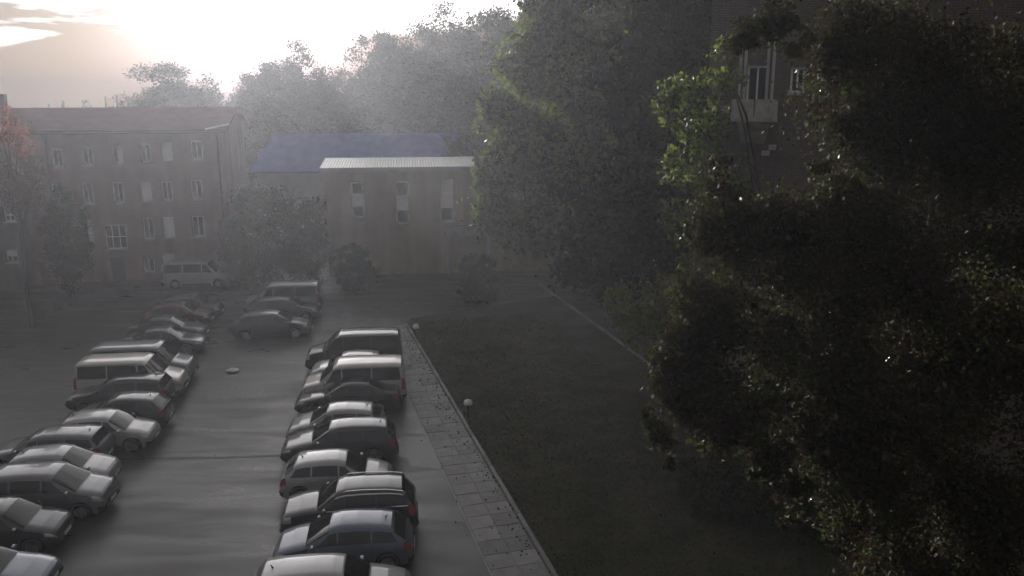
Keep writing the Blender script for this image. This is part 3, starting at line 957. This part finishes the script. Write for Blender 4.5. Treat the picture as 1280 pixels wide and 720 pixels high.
# ribbed balcony parapet at the right
s0, zb0 = on_wall(556, 291, PHv, HA); s1, zb1 = on_wall(612, 279, PHv, HA)
bal = MB(); bal.box(((s0 + s1) / 2, -.6, zb0), (s1 - s0, 1.18, .16)); bo = bal.build('balcony', M['render_grey'], hall)
nb = 18
bme = MB(); bme.box((0, 0, 0), ((s1 - s0) / nb * .72, .05, abs(zb1 - zb0) - .12)); bme = bme.mesh('board', M['render_grey'])
for i in range(nb):
    o = bpy.data.objects.new('board', bme); link(o, bo)
    o.location = (s0 + (s1 - s0) * (i + .5) / nb, -1.16 + (.008 if i % 2 else 0), (zb0 + zb1) / 2 + .05)
tr_ = MB(); tr_.box(((s0 + s1) / 2, -1.16, max(zb0, zb1) + .05), (s1 - s0 + .05, .1, .06)); tr_.build('handrail', M['metal_dark'], bo)
for xs_ in (s0 + .2, s1 - .2):
    po = MB(); po.box((xs_, -1.0, zb0 / 2), (.18, .18, zb0 - .1)); po.build('pillar', M['render_grey'], bo)

# ---- blue grey roof of the house behind the hall
BB = at_y(318, 213, 84)
hb = thing('slate_house', (BB.x, BB.y, 0), 'house behind the hall showing only its broad blue grey roof', 'building', rz=BA * .5)
LBb = 24.0
zB = BB.z
mb = MB(); mb.add([(0, 0, -.3), (LBb, 0, -.3), (LBb, 10, -.3), (0, 10, -.3), (0, 0, zB), (LBb, 0, zB), (LBb, 10, zB), (0, 10, zB)],
                  [(0, 1, 5, 4), (1, 2, 6, 5), (2, 3, 7, 6), (3, 0, 4, 7)])
mb.build('wall', M['render_grey'], hb)
rb = gable_roof('roof', hb, 0, LBb, 0, 10, zB, zB + 3.0, M['roof_blue'], over=.4, hip=1.5)
ch = MB(); ch.box((LBb * .52, 5, zB + 3.4), (.7, .7, 1.3)); ch.build('chimney', M['brick_dark'], rb)

# ---- dark building on the right, behind the big tree, with its balcony
BY = 30.0
rb_o = at_y(884, 137, BY)
RA = R(-16)
rbld = thing('dark_building', (rb_o.x, rb_o.y, 0), 'tall dark brick building hidden behind the large foreground tree', 'building', rz=RA)
LR = 16.0; HR = 18.5
PR = (rb_o.x, rb_o.y)
bdoor = wpix(946, 82, 148, 26, PR, RA)
w_r = [wpix(997, 84, 116, 18, PR, RA), wpix(1080, 80, 140, 40, PR, RA), wpix(1205, 140, 190, 40, PR, RA)]
mb = MB(); wall_mesh(mb, LR, -.3, HR, [bdoor] + w_r)
mb.add([(0, 0, -.3), (0, 14, -.3), (0, 14, HR), (0, 0, HR)], [(3, 2, 1, 0)])
mb.add([(LR, 0, -.3), (LR, 14, -.3), (LR, 14, HR), (LR, 0, HR)], [(0, 1, 2, 3)])
mb.add([(0, 14, -.3), (LR, 14, -.3), (LR, 14, HR), (0, 14, HR)], [(3, 2, 1, 0)])
mb.build('wall', M['brick_dark'], rbld)
rr_ = MB(); rr_.box((LR / 2, 7, HR + .12), (LR + .5, 14.5, .22)); rr_.build('roof', M['roof_grey'], rbld)
window(rbld, *bdoor, cols=2, rows=1, sill=False)
for w_ in w_r:
    window(rbld, *w_, cols=2, rows=1)
s0, za_ = on_wall(914, 150, PR, RA); s1, zb_ = on_wall(973, 125, PR, RA)
bx = MB(); bx.box(((s0 + s1) / 2, -.55, za_ + .07), (s1 - s0, 1.1, .14)); bo = bx.build('balcony', M['concrete_balcony'], rbld)
npn = 4
for i in range(npn):
    pp = MB(); pp.box((s0 + (s1 - s0) * (i + .5) / npn, -1.06, (za_ + zb_) / 2 + .08), ((s1 - s0) / npn - .03, .07 + .01 * (i % 2), zb_ - za_ - .08), bev=.01); pp.build('panel', M['concrete_balcony'], bo)
for k, px in enumerate((926, 933, 960, 967)):
    sp, zt_ = on_wall(px, 84, PR, RA)
    yy = -1.02 if k in (1, 3) else -.2
    po = MB(); po.box((sp, yy, (za_ + zt_) / 2 + .5), (.09, .09, zt_ - za_ - .2 + 1.0)); po.build('post', M['sill'], bo)
bk = MB(); bk.add([(s0 + .35, -.0, za_ - .75), (s1 - .35, -.0, za_ - .75), (s1 - .2, -.9, za_ - .002), (s0 + .2, -.9, za_ - .002), (s0 + .2, 0, za_ - .002), (s1 - .2, 0, za_ - .002)],
                  [(0, 1, 2, 3), (0, 3, 4), (1, 5, 2), (3, 2, 5, 4)]); bk.build('bracket', M['concrete_balcony'], bo)
for (px, py) in ((957, 191), (966, 184)):
    s_, z_ = on_wall(px, py, PR, RA)
    bb_ = MB(); bb_.box((s_, -.12, z_), (.26, .24, .16), bev=.01); bb_.build('vent_box', M['sill'], rbld)

# ------------------------------------------------------------------ small yard objects
mbh = MB(); mbh.lathe([(.05, .0), (.055, .02), (.055, .62), (.075, .64)], 12); POST = mbh.mesh('post', M['metal_dark'], True)
mbh = MB(); mbh.lathe([(.08, .64), (.19, .66), (.205, .70), (.19, .80), (.13, .87), (.0001, .90)], 16); HEAD = mbh.mesh('lamp_head', M['white_lamp'], True)
for (px, py, lab) in ((520, 410, 'white domed bollard lamp beside the kerb behind the black van'), (585, 505, 'white domed bollard lamp beside the kerb level with the light grey hatchback')):
    p = at(px, py - 2, .75)
    r_ = thing('bollard_lamp', (p.x, p.y, 0), lab, 'bollard lamp', 'bollard lamps along the kerb')
    o = bpy.data.objects.new('post', POST); link(o, r_)
    o = bpy.data.objects.new('lamp_head', HEAD); link(o, r_)
rngb = random.Random(9)
bag = MB(); prof = []
nu_, nv_ = 10, 7
vs_, fs_ = [], []
for j in range(nv_):
    for i in range(nu_):
        a = 2 * math.pi * i / nu_; f_ = j / (nv_ - 1)
        r_ = (math.sin(math.pi * (f_ * .85 + .12)) * .24) * rngb.uniform(.75, 1.2)
        vs_.append((r_ * math.cos(a) * 1.3, r_ * math.sin(a), max(.005, f_ * .22 + rngb.uniform(-.02, .02))))
for j in range(nv_ - 1):
    for i in range(nu_):
        fs_.append((j * nu_ + i, j * nu_ + (i + 1) % nu_, (j + 1) * nu_ + (i + 1) % nu_, (j + 1) * nu_ + i))
fs_ += [tuple(range(nu_))[::-1], tuple(range((nv_ - 1) * nu_, nv_ * nu_))]
bag.add(vs_, fs_)
p = at(291, 465)
bo_ = bag.build('plastic_bag', M['bag'], smooth=False, loc=(p.x, p.y, .006))
tag(bo_, 'small white crumpled bag lying on the asphalt of the aisle', 'bag')
def slim_post(px, py0, py1, label):
    p = at(px, py1)
    h_ = at_y(px, py0, p.y).z
    m_ = MB(); m_.lathe([(.06, 0), (.05, .05), (.045, h_), (.0001, h_ + .03)], 10)
    o = m_.build('post', M['white_frame'], smooth=True, loc=(p.x, p.y, 0.004))
    tag(o, label, 'post', 'slim white posts before the buildings')
slim_post(338, 318, 345, 'slim pale post standing beyond the light grey van')
slim_post(42, 322, 352, 'slim pale post at the corner of the dark brick wing')
slim_post(460, 296, 330, 'slim pale post before the left half of the ochre hall')
slim_post(523, 296, 330, 'slim pale post before the middle of the ochre hall')
slim_post(567, 296, 326, 'slim pale post under the balcony of the ochre hall')

# ------------------------------------------------------------------ trees
def leaf_mesh(name, pts, size, rs, mat, aspect=.62, up=0.0, jitter=.45):
    n = len(pts)
    a = rs.normal(size=(n, 3)); a /= np.linalg.norm(a, axis=1)[:, None]
    b_ = rs.normal(size=(n, 3)); b_[:, 2] += up
    b_ -= a * (a * b_).sum(1)[:, None]; b_ /= np.linalg.norm(b_, axis=1)[:, None] + 1e-9
    sz = (size * (1 + jitter * (rs.random(n) * 2 - 1)))[:, None]
    nrm = np.cross(a, b_)
    v = np.empty((n, 4, 3))
    v[:, 0] = pts - a * sz * .5
    v[:, 1] = pts + b_ * sz * aspect * .5 - a * sz * .05 + nrm * sz * .10
    v[:, 2] = pts + a * sz * .5
    v[:, 3] = pts - b_ * sz * aspect * .5 - a * sz * .05 + nrm * sz * .10
    me = bpy.data.meshes.new(name)
    me.vertices.add(4 * n); me.vertices.foreach_set('co', v.reshape(-1))
    me.loops.add(4 * n); me.loops.foreach_set('vertex_index', np.arange(4 * n))
    me.polygons.add(n); me.polygons.foreach_set('loop_start', np.arange(0, 4 * n, 4))
    try: me.polygons.foreach_set('loop_total', np.full(n, 4))
    except Exception: pass
    me.materials.append(mat)
    me.update(calc_edges=True)
    return me
def clump_pts(rs, centres, radii, per, flat=.8, tail=1.5):
    out_ = []
    for c, r, k in zip(centres, radii, per):
        d = rs.normal(size=(k, 3)); d /= np.linalg.norm(d, axis=1)[:, None]
        rad = r * np.cbrt(rs.random(k)) ** .8 * (1 + .25 * rs.normal(size=k)) * np.where(rs.random(k) < .16, tail, 1.0)
        q_ = d * rad[:, None]; q_[:, 2] *= flat
        out_.append(np.asarray(c) + q_)
    return np.concatenate(out_)
def crown_centres(rs, n, rx, rz, zc, bump_=.25, taper=0.0):
    cs = []
    lob = rs.normal(size=(7, 3)); lob /= np.linalg.norm(lob, axis=1)[:, None]
    amp = rs.uniform(-1, 1, 7)
    while len(cs) < n:
        d = rs.normal(size=3); d /= np.linalg.norm(d)
        k = 1 + bump_ * float((amp * np.maximum(0, lob @ d) ** 3).sum())
        r = k * (.45 + .55 * rs.random() ** .6)
        z = d[2] * r
        tp = 1 - taper * max(0, z)
        cs.append((d[0] * r * rx * tp, d[1] * r * rx * tp, zc + z * rz))
    return cs
def trunk_mb(rs, h, r0, centres, nl=7, z_split=.3):
    t_ = MB()
    pts = [(0, 0, -.3)]
    x = y = 0.0
    for k in range(1, 6):
        x += rs.normal() * .012 * h; y += rs.normal() * .012 * h
        pts.append((x, y, h * .85 * k / 5))
    t_.tube(pts, [r0 * (1.25 if i == 0 else 1) * (1 - .82 * i / 5) for i in range(6)], 9)
    idx = rs.choice(len(centres), min(nl, len(centres)), replace=False)
    for i in idx:
        c = np.asarray(centres[i])
        z0_ = max(h * z_split, min(c[2] - .12 * h, h * .7)) * rs.uniform(.75, 1.0)
        f_ = min(5, z0_ / (h * .85) * 5); a = int(f_); fr_ = f_ - a
        p0 = np.asarray(pts[min(a, 5)]) * (1 - fr_) + np.asarray(pts[min(a + 1, 5)]) * fr_
        mid = p0 * .5 + c * .5 + np.array([0, 0, .05 * h])
        t_.tube([tuple(p0), tuple(mid), tuple(c)], [r0 * .42, r0 * .24, r0 * .05], 6)
    return t_
PROTO = {}
def proto(kind, seed, h=20.0, rx=6.0, n=140, per=95, leaf=.46, mat='leaf_wood', zc=.60, rzf=.40, cr=.16, bump_=.3, limbs=7, taper=0, flat=.8):
    rs = np.random.default_rng(seed)
    cs = crown_centres(rs, n, rx, h * rzf, h * zc, bump_, taper)
    rad = [rx * cr * rs.uniform(.6, 1.5) for _ in cs]
    pts = clump_pts(rs, cs, rad, [int(per * rs.uniform(.6, 1.4)) for _ in cs], flat, tail=1.2)
    crown = leaf_mesh('crown', pts, leaf, rs, M[mat])
    trunk = trunk_mb(rs, h, h * .018 + .05, cs, limbs).mesh('trunk', M['bark'], True)
    PROTO.setdefault(kind, []).append((trunk, crown, h, rx))
B_ = dict(rx=4.4, cr=.29, per=250, leaf=.31, zc=.56, rzf=.43)
proto('broad', 1, **B_); proto('broad', 2, bump_=.4, **B_); proto('broad', 3, mat='leaf_dark', **B_); proto('broad', 4, mat='leaf_wood', bump_=.45, **B_)
proto('open', 5, rx=6.0, n=60, per=26, leaf=.30, cr=.12, limbs=26)
proto('open', 6, rx=4.5, n=46, per=22, leaf=.28, cr=.13, limbs=26)
proto('pine', 7, rx=3.2, n=26, per=70, leaf=.34, zc=.74, rzf=.20, cr=.26, mat='needle', flat=.35, limbs=16)
def spruce(seed):
    rs = np.random.default_rng(seed)
    h = 20.0; cs, rad, per = [], [], []
    for k in range(60):
        f_ = k / 60
        r = 3.0 * (1 - f_) ** .9
        for j in range(5):
            a = rs.random() * 6.28
            cs.append((math.cos(a) * r * rs.uniform(.4, 1), math.sin(a) * r * rs.uniform(.4, 1), 2 + 18 * f_)); rad.append(.35 + .5 * (1 - f_)); per.append(14)
    pts = clump_pts(rs, cs, rad, per, .4)
    t_ = MB(); t_.tube([(0, 0, -.3), (0, 0, 19.8)], [.3, .02], 8)
    PROTO.setdefault('spruce', []).append((t_.mesh('trunk', M['bark'], True), leaf_mesh('crown', pts, .38, rs, M['needle']), h, 3.0))
spruce(8)
proto('shrub', 9, h=4.0, rx=1.5, n=110, per=190, leaf=.12, zc=.5, rzf=.5, cr=.24, mat='leaf_wood', limbs=8)
proto('red', 10, h=14, rx=3.6, n=90, per=90, leaf=.24, mat='leaf_red', zc=.74, rzf=.24)
def tree(kind, px, ytop, wpx, depth, label, group=None, name='tree', cat='tree', var=None, rot=None, base=None):
    """px: centre column, ytop: row of its top, wpx: width of the crown in the photograph, depth: metres along the view"""
    pr = PROTO[kind][(var if var is not None else random.randrange(99)) % len(PROTO[kind])]
    if depth > 100: depth = 100 + (depth - 100) * .4
    top = at_y(px, ytop, depth)
    gz = hill_z(top.x, depth) if base is None else base
    hgt = top.z - gz
    wm = wpx / F * depth * (1.3 if kind == 'broad' else 1.03)
    r_ = thing(name, (top.x, depth, gz - .1), label, cat, group, rz=rot if rot is not None else random.uniform(0, 6.28))
    sx = wm / (2 * pr[3] * 1.08); sz = hgt / (pr[2] * 1.02)
    r_.scale = (sx, sx, sz)
    for nm_, me in (('trunk', pr[0]), ('crown', pr[1])):
        o = bpy.data.objects.new(nm_, me); link(o, r_)
    return r_
random.seed(5)
SKY = 'trees along the skyline behind the buildings'
tree('red', 4, 124, 72, 52, base=0, label= 'reddish tree standing before the dark brick wing at the left edge')
tree('pine', 110, 109, 34, 118, 'small spreading pine alone on the skyline above the long brick building', SKY)
for i, (x, y, wd) in enumerate(((45, 138, 16), (60, 134, 18), (78, 130, 16), (131, 124, 11), (145, 122, 12), (158, 125, 11), (171, 121, 12), (183, 124, 12))):
    tree('spruce', x, y - 8, wd + 2, 128 + i % 3 * 3, 'small pointed conifer in the row on the skyline left of the round tree', SKY)
tree('broad', 218, 86, 78, 112, 'round crowned dark tree on the skyline above the long brick building', SKY, var=1)
tree('open', 262, 88, 52, 116, 'thin see through tree standing against the bright sky right of the round tree', SKY, var=0)
tree('open', 290, 86, 50, 118, 'airy tree with bare limbs left of the brightest part of the sky', SKY, var=1)
tree('broad', 325, 80, 60, 112, 'full tree under the brightest part of the sky, left one of two', SKY, var=0)
tree('broad', 375, 74, 66, 114, 'full tree under the brightest part of the sky, right one of two', SKY, var=3)
tree('open', 436, 62, 40, 110, 'thin twiggy tree on the skyline just left of the wood', SKY, var=1)
tree('broad', 422, 84, 56, 106, 'low round tree in front of the thin twiggy one', SKY, var=2)
tree('broad', 478, 44, 66, 108, 'first tall tree of the wood where the skyline steps up', SKY, var=0)
tree('broad', 522, 37, 70, 112, 'tall tree of the wood with a flat top, second from the step in the skyline', SKY, var=1)
tree('broad', 572, 33, 76, 108, 'tall tree of the wood on the skyline above the slate house', SKY, var=3)
tree('broad', 622, 22, 80, 98, 'tall tree of the wood just left of the bright leaved tree', SKY, var=1)
tree('broad', 668, 0, 90, 92, 'tree of the wood rising out of the picture behind the bright leaved tree', SKY, var=0)
WOOD = 'dark trees filling the wood behind the buildings'
lab = 'dark tree deep in the wood, lost among its neighbours'
for (x, y, wd, dp_) in ((350, 105, 80, 104), (400, 112, 80, 102), (455, 90, 80, 101), (500, 80, 80, 102), (545, 82, 84, 100), (590, 70, 84, 98), (470, 120, 80, 97), (530, 128, 80, 97), (300, 118, 70, 106),
                        (720, -30, 110, 86), (780, -30, 120, 84), (850, -35, 120, 86), (910, -30, 110, 88), (640, 60, 90, 90), (700, 40, 110, 78), (770, 20, 120, 76), (840, 10, 120, 74), (720, 120, 120, 72), (800, 110, 130, 70), (860, 130, 120, 68), (980, -20, 120, 92), (1060, -20, 120, 94), (1140, -20, 130, 92), (1230, -20, 130, 94), (600, 140, 70, 88), (650, 170, 90, 74), (240, 118, 70, 110), (190, 126, 60, 112)):
    tree('broad', x, y, wd, dp_, lab, WOOD)

# undergrowth along the foot of the wood
rs = np.random.default_rng(77)
uc, ur, up_ = [], [], []
for k in range(420):
    x = rs.uniform(-75, 70)
    y = rs.uniform(93, 100) if x < 2 else rs.uniform(64 + 8 * rs.random(), 80)
    if -34 < x < -12: y = rs.uniform(80, 84)
    uc.append((x, y, hill_z(x, y) + rs.uniform(.3, 4.2))); ur.append(rs.uniform(.8, 1.7)); up_.append(90)
um = leaf_mesh('undergrowth', clump_pts(rs, uc, ur, up_), .42, rs, M['leaf_dark'])
uo = bpy.data.objects.new('undergrowth', um); link(uo)
tag(uo, 'dark bushes and saplings massed along the foot of the wood', 'undergrowth', kind='stuff')

# ---- trees shaped from their own clumps of leaves
def custom_tree(name, label, cat, base, clumps, leaf, mat, seed, per_m3, group=None, trunk_r=.28, limbs=14, flat=.9, sub=7, mat2=None, rsz=(.24, .5), gloss=0):
    rs = np.random.default_rng(seed)
    base = Vector(base)
    root = thing(name, base, label, cat, group)
    cs, rad, per = [], [], []
    for (c, r) in clumps:
        c = np.array(c) - np.array(base)
        for k in range(sub):
            d = rs.normal(size=3); d /= np.linalg.norm(d)
            cs.append(c + d * r * (.35 + .65 * rs.random() ** .5)); rr_ = r * rs.uniform(*rsz); rad.append(rr_)
            per.append(max(8, int(per_m3 * rr_ ** 2)))
    pts = clump_pts(rs, cs, rad, per, flat)
    if mat2:
        k = rs.random(len(pts)) < .35
        me2 = leaf_mesh('crown', pts[k], leaf, rs, M[mat2]); pts = pts[~k]
    if gloss:
        k = rs.random(len(pts)) < gloss
        o = bpy.data.objects.new('crown', leaf_mesh('crown', pts[k], leaf * 1.1, rs, M['leaf_gloss'])); link(o, root); pts = pts[~k]
    me = leaf_mesh('crown', pts, leaf, rs, M[mat])
    o = bpy.data.objects.new('crown', me); link(o, root)
    if mat2:
        o = bpy.data.objects.new('crown', me2); link(o, root)
    hmax = max(c[2] for c in cs)
    t_ = trunk_mb(rs, hmax, trunk_r, cs, limbs, .25)
    t_.build('trunk', M['bark'], root, True)
    return root
def blob(px, py, r_px, D):
    p = at_y(px, py, D)
    return (tuple(p), r_px / F * D)
# tree left of the dark gap, sunlight put into its leaf colour
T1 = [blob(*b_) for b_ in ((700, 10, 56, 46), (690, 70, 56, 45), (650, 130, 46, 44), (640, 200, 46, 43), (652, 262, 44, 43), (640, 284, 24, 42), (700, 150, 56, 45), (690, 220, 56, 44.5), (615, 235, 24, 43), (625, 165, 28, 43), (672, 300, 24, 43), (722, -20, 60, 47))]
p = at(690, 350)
custom_tree('tree', 'tall tree with sunlight put into its bright leaf colour, right of the ochre hall', 'tree', (7.6, 52.0, 0), T1, .27, 'leaf_sun_tint', 21, 760, trunk_r=.34, sub=10, mat2='leaf_wood', limbs=5)
T1b = [blob(*b_) for b_ in ((760, 60, 76, 49), (790, 170, 80, 49), (790, 270, 66, 48), (730, 300, 46, 46), (760, -30, 90, 49), (840, 100, 76, 50), (845, 220, 80, 50), (850, 20, 80, 50), (740, 200, 60, 48), (745, 120, 60, 48), (840, 300, 60, 49), (710, 260, 40, 46), (900, 150, 70, 51), (900, 280, 60, 51), (770, 330, 40, 47))]  # shaded right side as its own tree, shade put into the leaf colour
custom_tree('tree', 'broad tree with shade put into its dark leaf colour, between the bright leaved tree and the dark building', 'tree', (9.4, 53.0, 0), T1b, .30, 'leaf_dark', 25, 760, trunk_r=.4, sub=10, limbs=5)
# smaller tree left of the dark building
T2 = [blob(*b_) for b_ in ((880, 120, 40, 24), (850, 130, 30, 24), (860, 180, 34, 24), (845, 205, 24, 24), (890, 215, 44, 24.5), (870, 270, 40, 24.5), (903, 62, 16, 25), (895, 165, 22, 25), (830, 140, 18, 24), (845, 110, 18, 24), (895, 320, 40, 25))]
custom_tree('tree', 'small green tree with sunlit leaves close to the corner of the dark building', 'tree', (7.9, 27.2, 0), T2, .15, 'leaf_sun_tint', 22, 700, trunk_r=.16, sub=10, mat2='leaf_wood')
# round bush at the foot
T3 = [blob(*b_) for b_ in ((800, 385, 36, 34), (775, 375, 20, 33.5), (835, 370, 34, 34.5), (830, 415, 36, 34), (860, 400, 40, 35), (795, 415, 24, 33.5), (870, 350, 34, 35.5))]
p = at(830, 520); 
custom_tree('bush', 'round yellow green bush left of the hanging brown leaves', 'bush', (T3[0][0][0] + 1.2, 34.6, 0), T3, .16, 'leaf_yellow', 23, 520, trunk_r=.10, sub=10)
# foreground tree, brownish leaves
T4 = [blob(*b_) for b_ in ((930, 40, 20, 13), (972, 26, 26, 13.2), (1005, 52, 18, 13), (1062, 56, 48, 13.5), (1130, 90, 90, 14), (1230, 110, 100, 14), (1082, 165, 46, 13), (1150, 220, 90, 13), (1250, 260, 100, 13.5), (940, 268, 40, 12.5), (1030, 270, 58, 12.5),
                           (900, 310, 46, 12), (960, 340, 70, 12), (1060, 350, 90, 12), (1170, 380, 100, 12.5), (1270, 420, 110, 12.5), (880, 390, 48, 11.5), (930, 430, 66, 11.5), (1020, 470, 80, 11.5), (850, 440, 34, 11.2), (838, 500, 34, 11.2),
                           (885, 505, 50, 11.2), (950, 530, 50, 11.2), (1040, 560, 66, 11.2), (1130, 520, 90, 11.5), (1240, 560, 110, 11.5), (826, 545, 20, 11), (955, 590, 24, 11), (990, 610, 24, 11), (1090, 630, 60, 11), (1180, 680, 80, 11), (1270, 700, 80, 11),
                           (815, 520, 14, 11), (835, 580, 10, 11), (902, 212, 16, 13), (1022, 208, 14, 13), (895, 250, 26, 12.5), (985, 645, 14, 11), (870, 430, 40, 11.6))]
custom_tree('tree', 'large foreground tree with brownish glinting leaves hanging over the right half', 'tree', (6.8, 12.8, 0), T4, .074, 'leaf_brown', 24, 4600, trunk_r=.2, limbs=5, sub=10, mat2='leaf_dark', rsz=(.3, .65), gloss=.022)
# greenery before the buildings
tree('shrub', 322, 232, 70, 64, 'large leafy shrub between the long brick building and the ochre hall', name='shrub', cat='shrub', base=0)
tree('shrub', 372, 250, 54, 63, 'darker shrub at the left corner of the ochre hall', name='shrub', cat='shrub', base=0)
tree('shrub', 292, 268, 40, 62, 'low shrub at the right end of the long brick building', name='shrub', cat='shrub', base=0)
tree('broad', 70, 226, 36, 57, 'dark young tree in the corner between the wing and the long brick building', base=0, var=2)
tree('shrub', 440, 306, 44, 61, 'low shrub under the first tall window of the ochre hall', name='shrub', cat='shrub', base=0)
tree('shrub', 596, 318, 50, 58, 'low shrub below the balcony at the right end of the ochre hall', name='shrub', cat='shrub', base=0)
for k, (px, wd) in enumerate(((900, 80), (960, 84), (1030, 90), (1100, 90))):  # shrubs added to darken the pale foot of the wall
    tree('shrub', px, 520 + 6 * (k % 2), wd, 28.2 - k * .9, 'dark shrub in the row added along the foot of the dark building', 'shrubs added along the foot of the dark building', name='shrub', cat='shrub', base=0)
# grass on the verge to the right of the kerb
rs = np.random.default_rng(31)
ng = 26000
s_ = rs.uniform(-4, K_LEN, ng); o_ = rs.uniform(.25, 9, ng) ** 1.0
kx, ky = np.array([kd.x, kd.y]), np.array([kn.x, kn.y])
xy = np.array([KB.x, KB.y]) + s_[:, None] * kx + o_[:, None] * ky
pts = np.column_stack([xy, rs.uniform(.02, .09, ng)])
gm = leaf_mesh('grass', pts, .15, rs, M['grass'], aspect=.22)
go = bpy.data.objects.new('grass', gm); link(go)
tag(go, 'short rough grass on the dark verge right of the kerb', 'grass', kind='stuff')

rs = np.random.default_rng(41)
nl_ = 1100
u_ = rs.uniform(-4, K_LEN, nl_); o_ = np.where(rs.random(nl_) < .55, rs.normal(-.15, .35, nl_), rs.uniform(-2.2, 7, nl_))
xy = np.array([KB.x, KB.y]) + u_[:, None] * kx + o_[:, None] * ky
pts = np.column_stack([xy, np.where(o_ > .1, .1, .05) + rs.uniform(0, .02, nl_)])
lm = leaf_mesh('fallen_leaves', pts, .085, rs, M['leaf_brown'])
lo_ = bpy.data.objects.new('fallen_leaves', lm); link(lo_)
tag(lo_, 'scattered fallen leaves along the kerb and the concrete strip', 'leaf litter', kind='stuff')

# ------------------------------------------------------------------ haze volume added in place of the lens veil
hz = MB()
hz.box((0, 46, 13.5), (266, 158, 29.0))
m = bpy.data.materials.new('veil_haze'); m.use_nodes = True
t = m.node_tree; t.nodes.clear()
pv = N(t, 'ShaderNodeVolumePrincipled')
pv.inputs['Color'].default_value = (0.86, 0.88, 0.97, 1)
pv.inputs['Density'].default_value = HAZE_DENSITY
pv.inputs['Anisotropy'].default_value = 0.68
mo = N(t, 'ShaderNodeOutputMaterial'); t.links.new(pv.outputs[0], mo.inputs['Volume'])
ho = hz.build('haze', m)
tag(ho, kind='stuff')
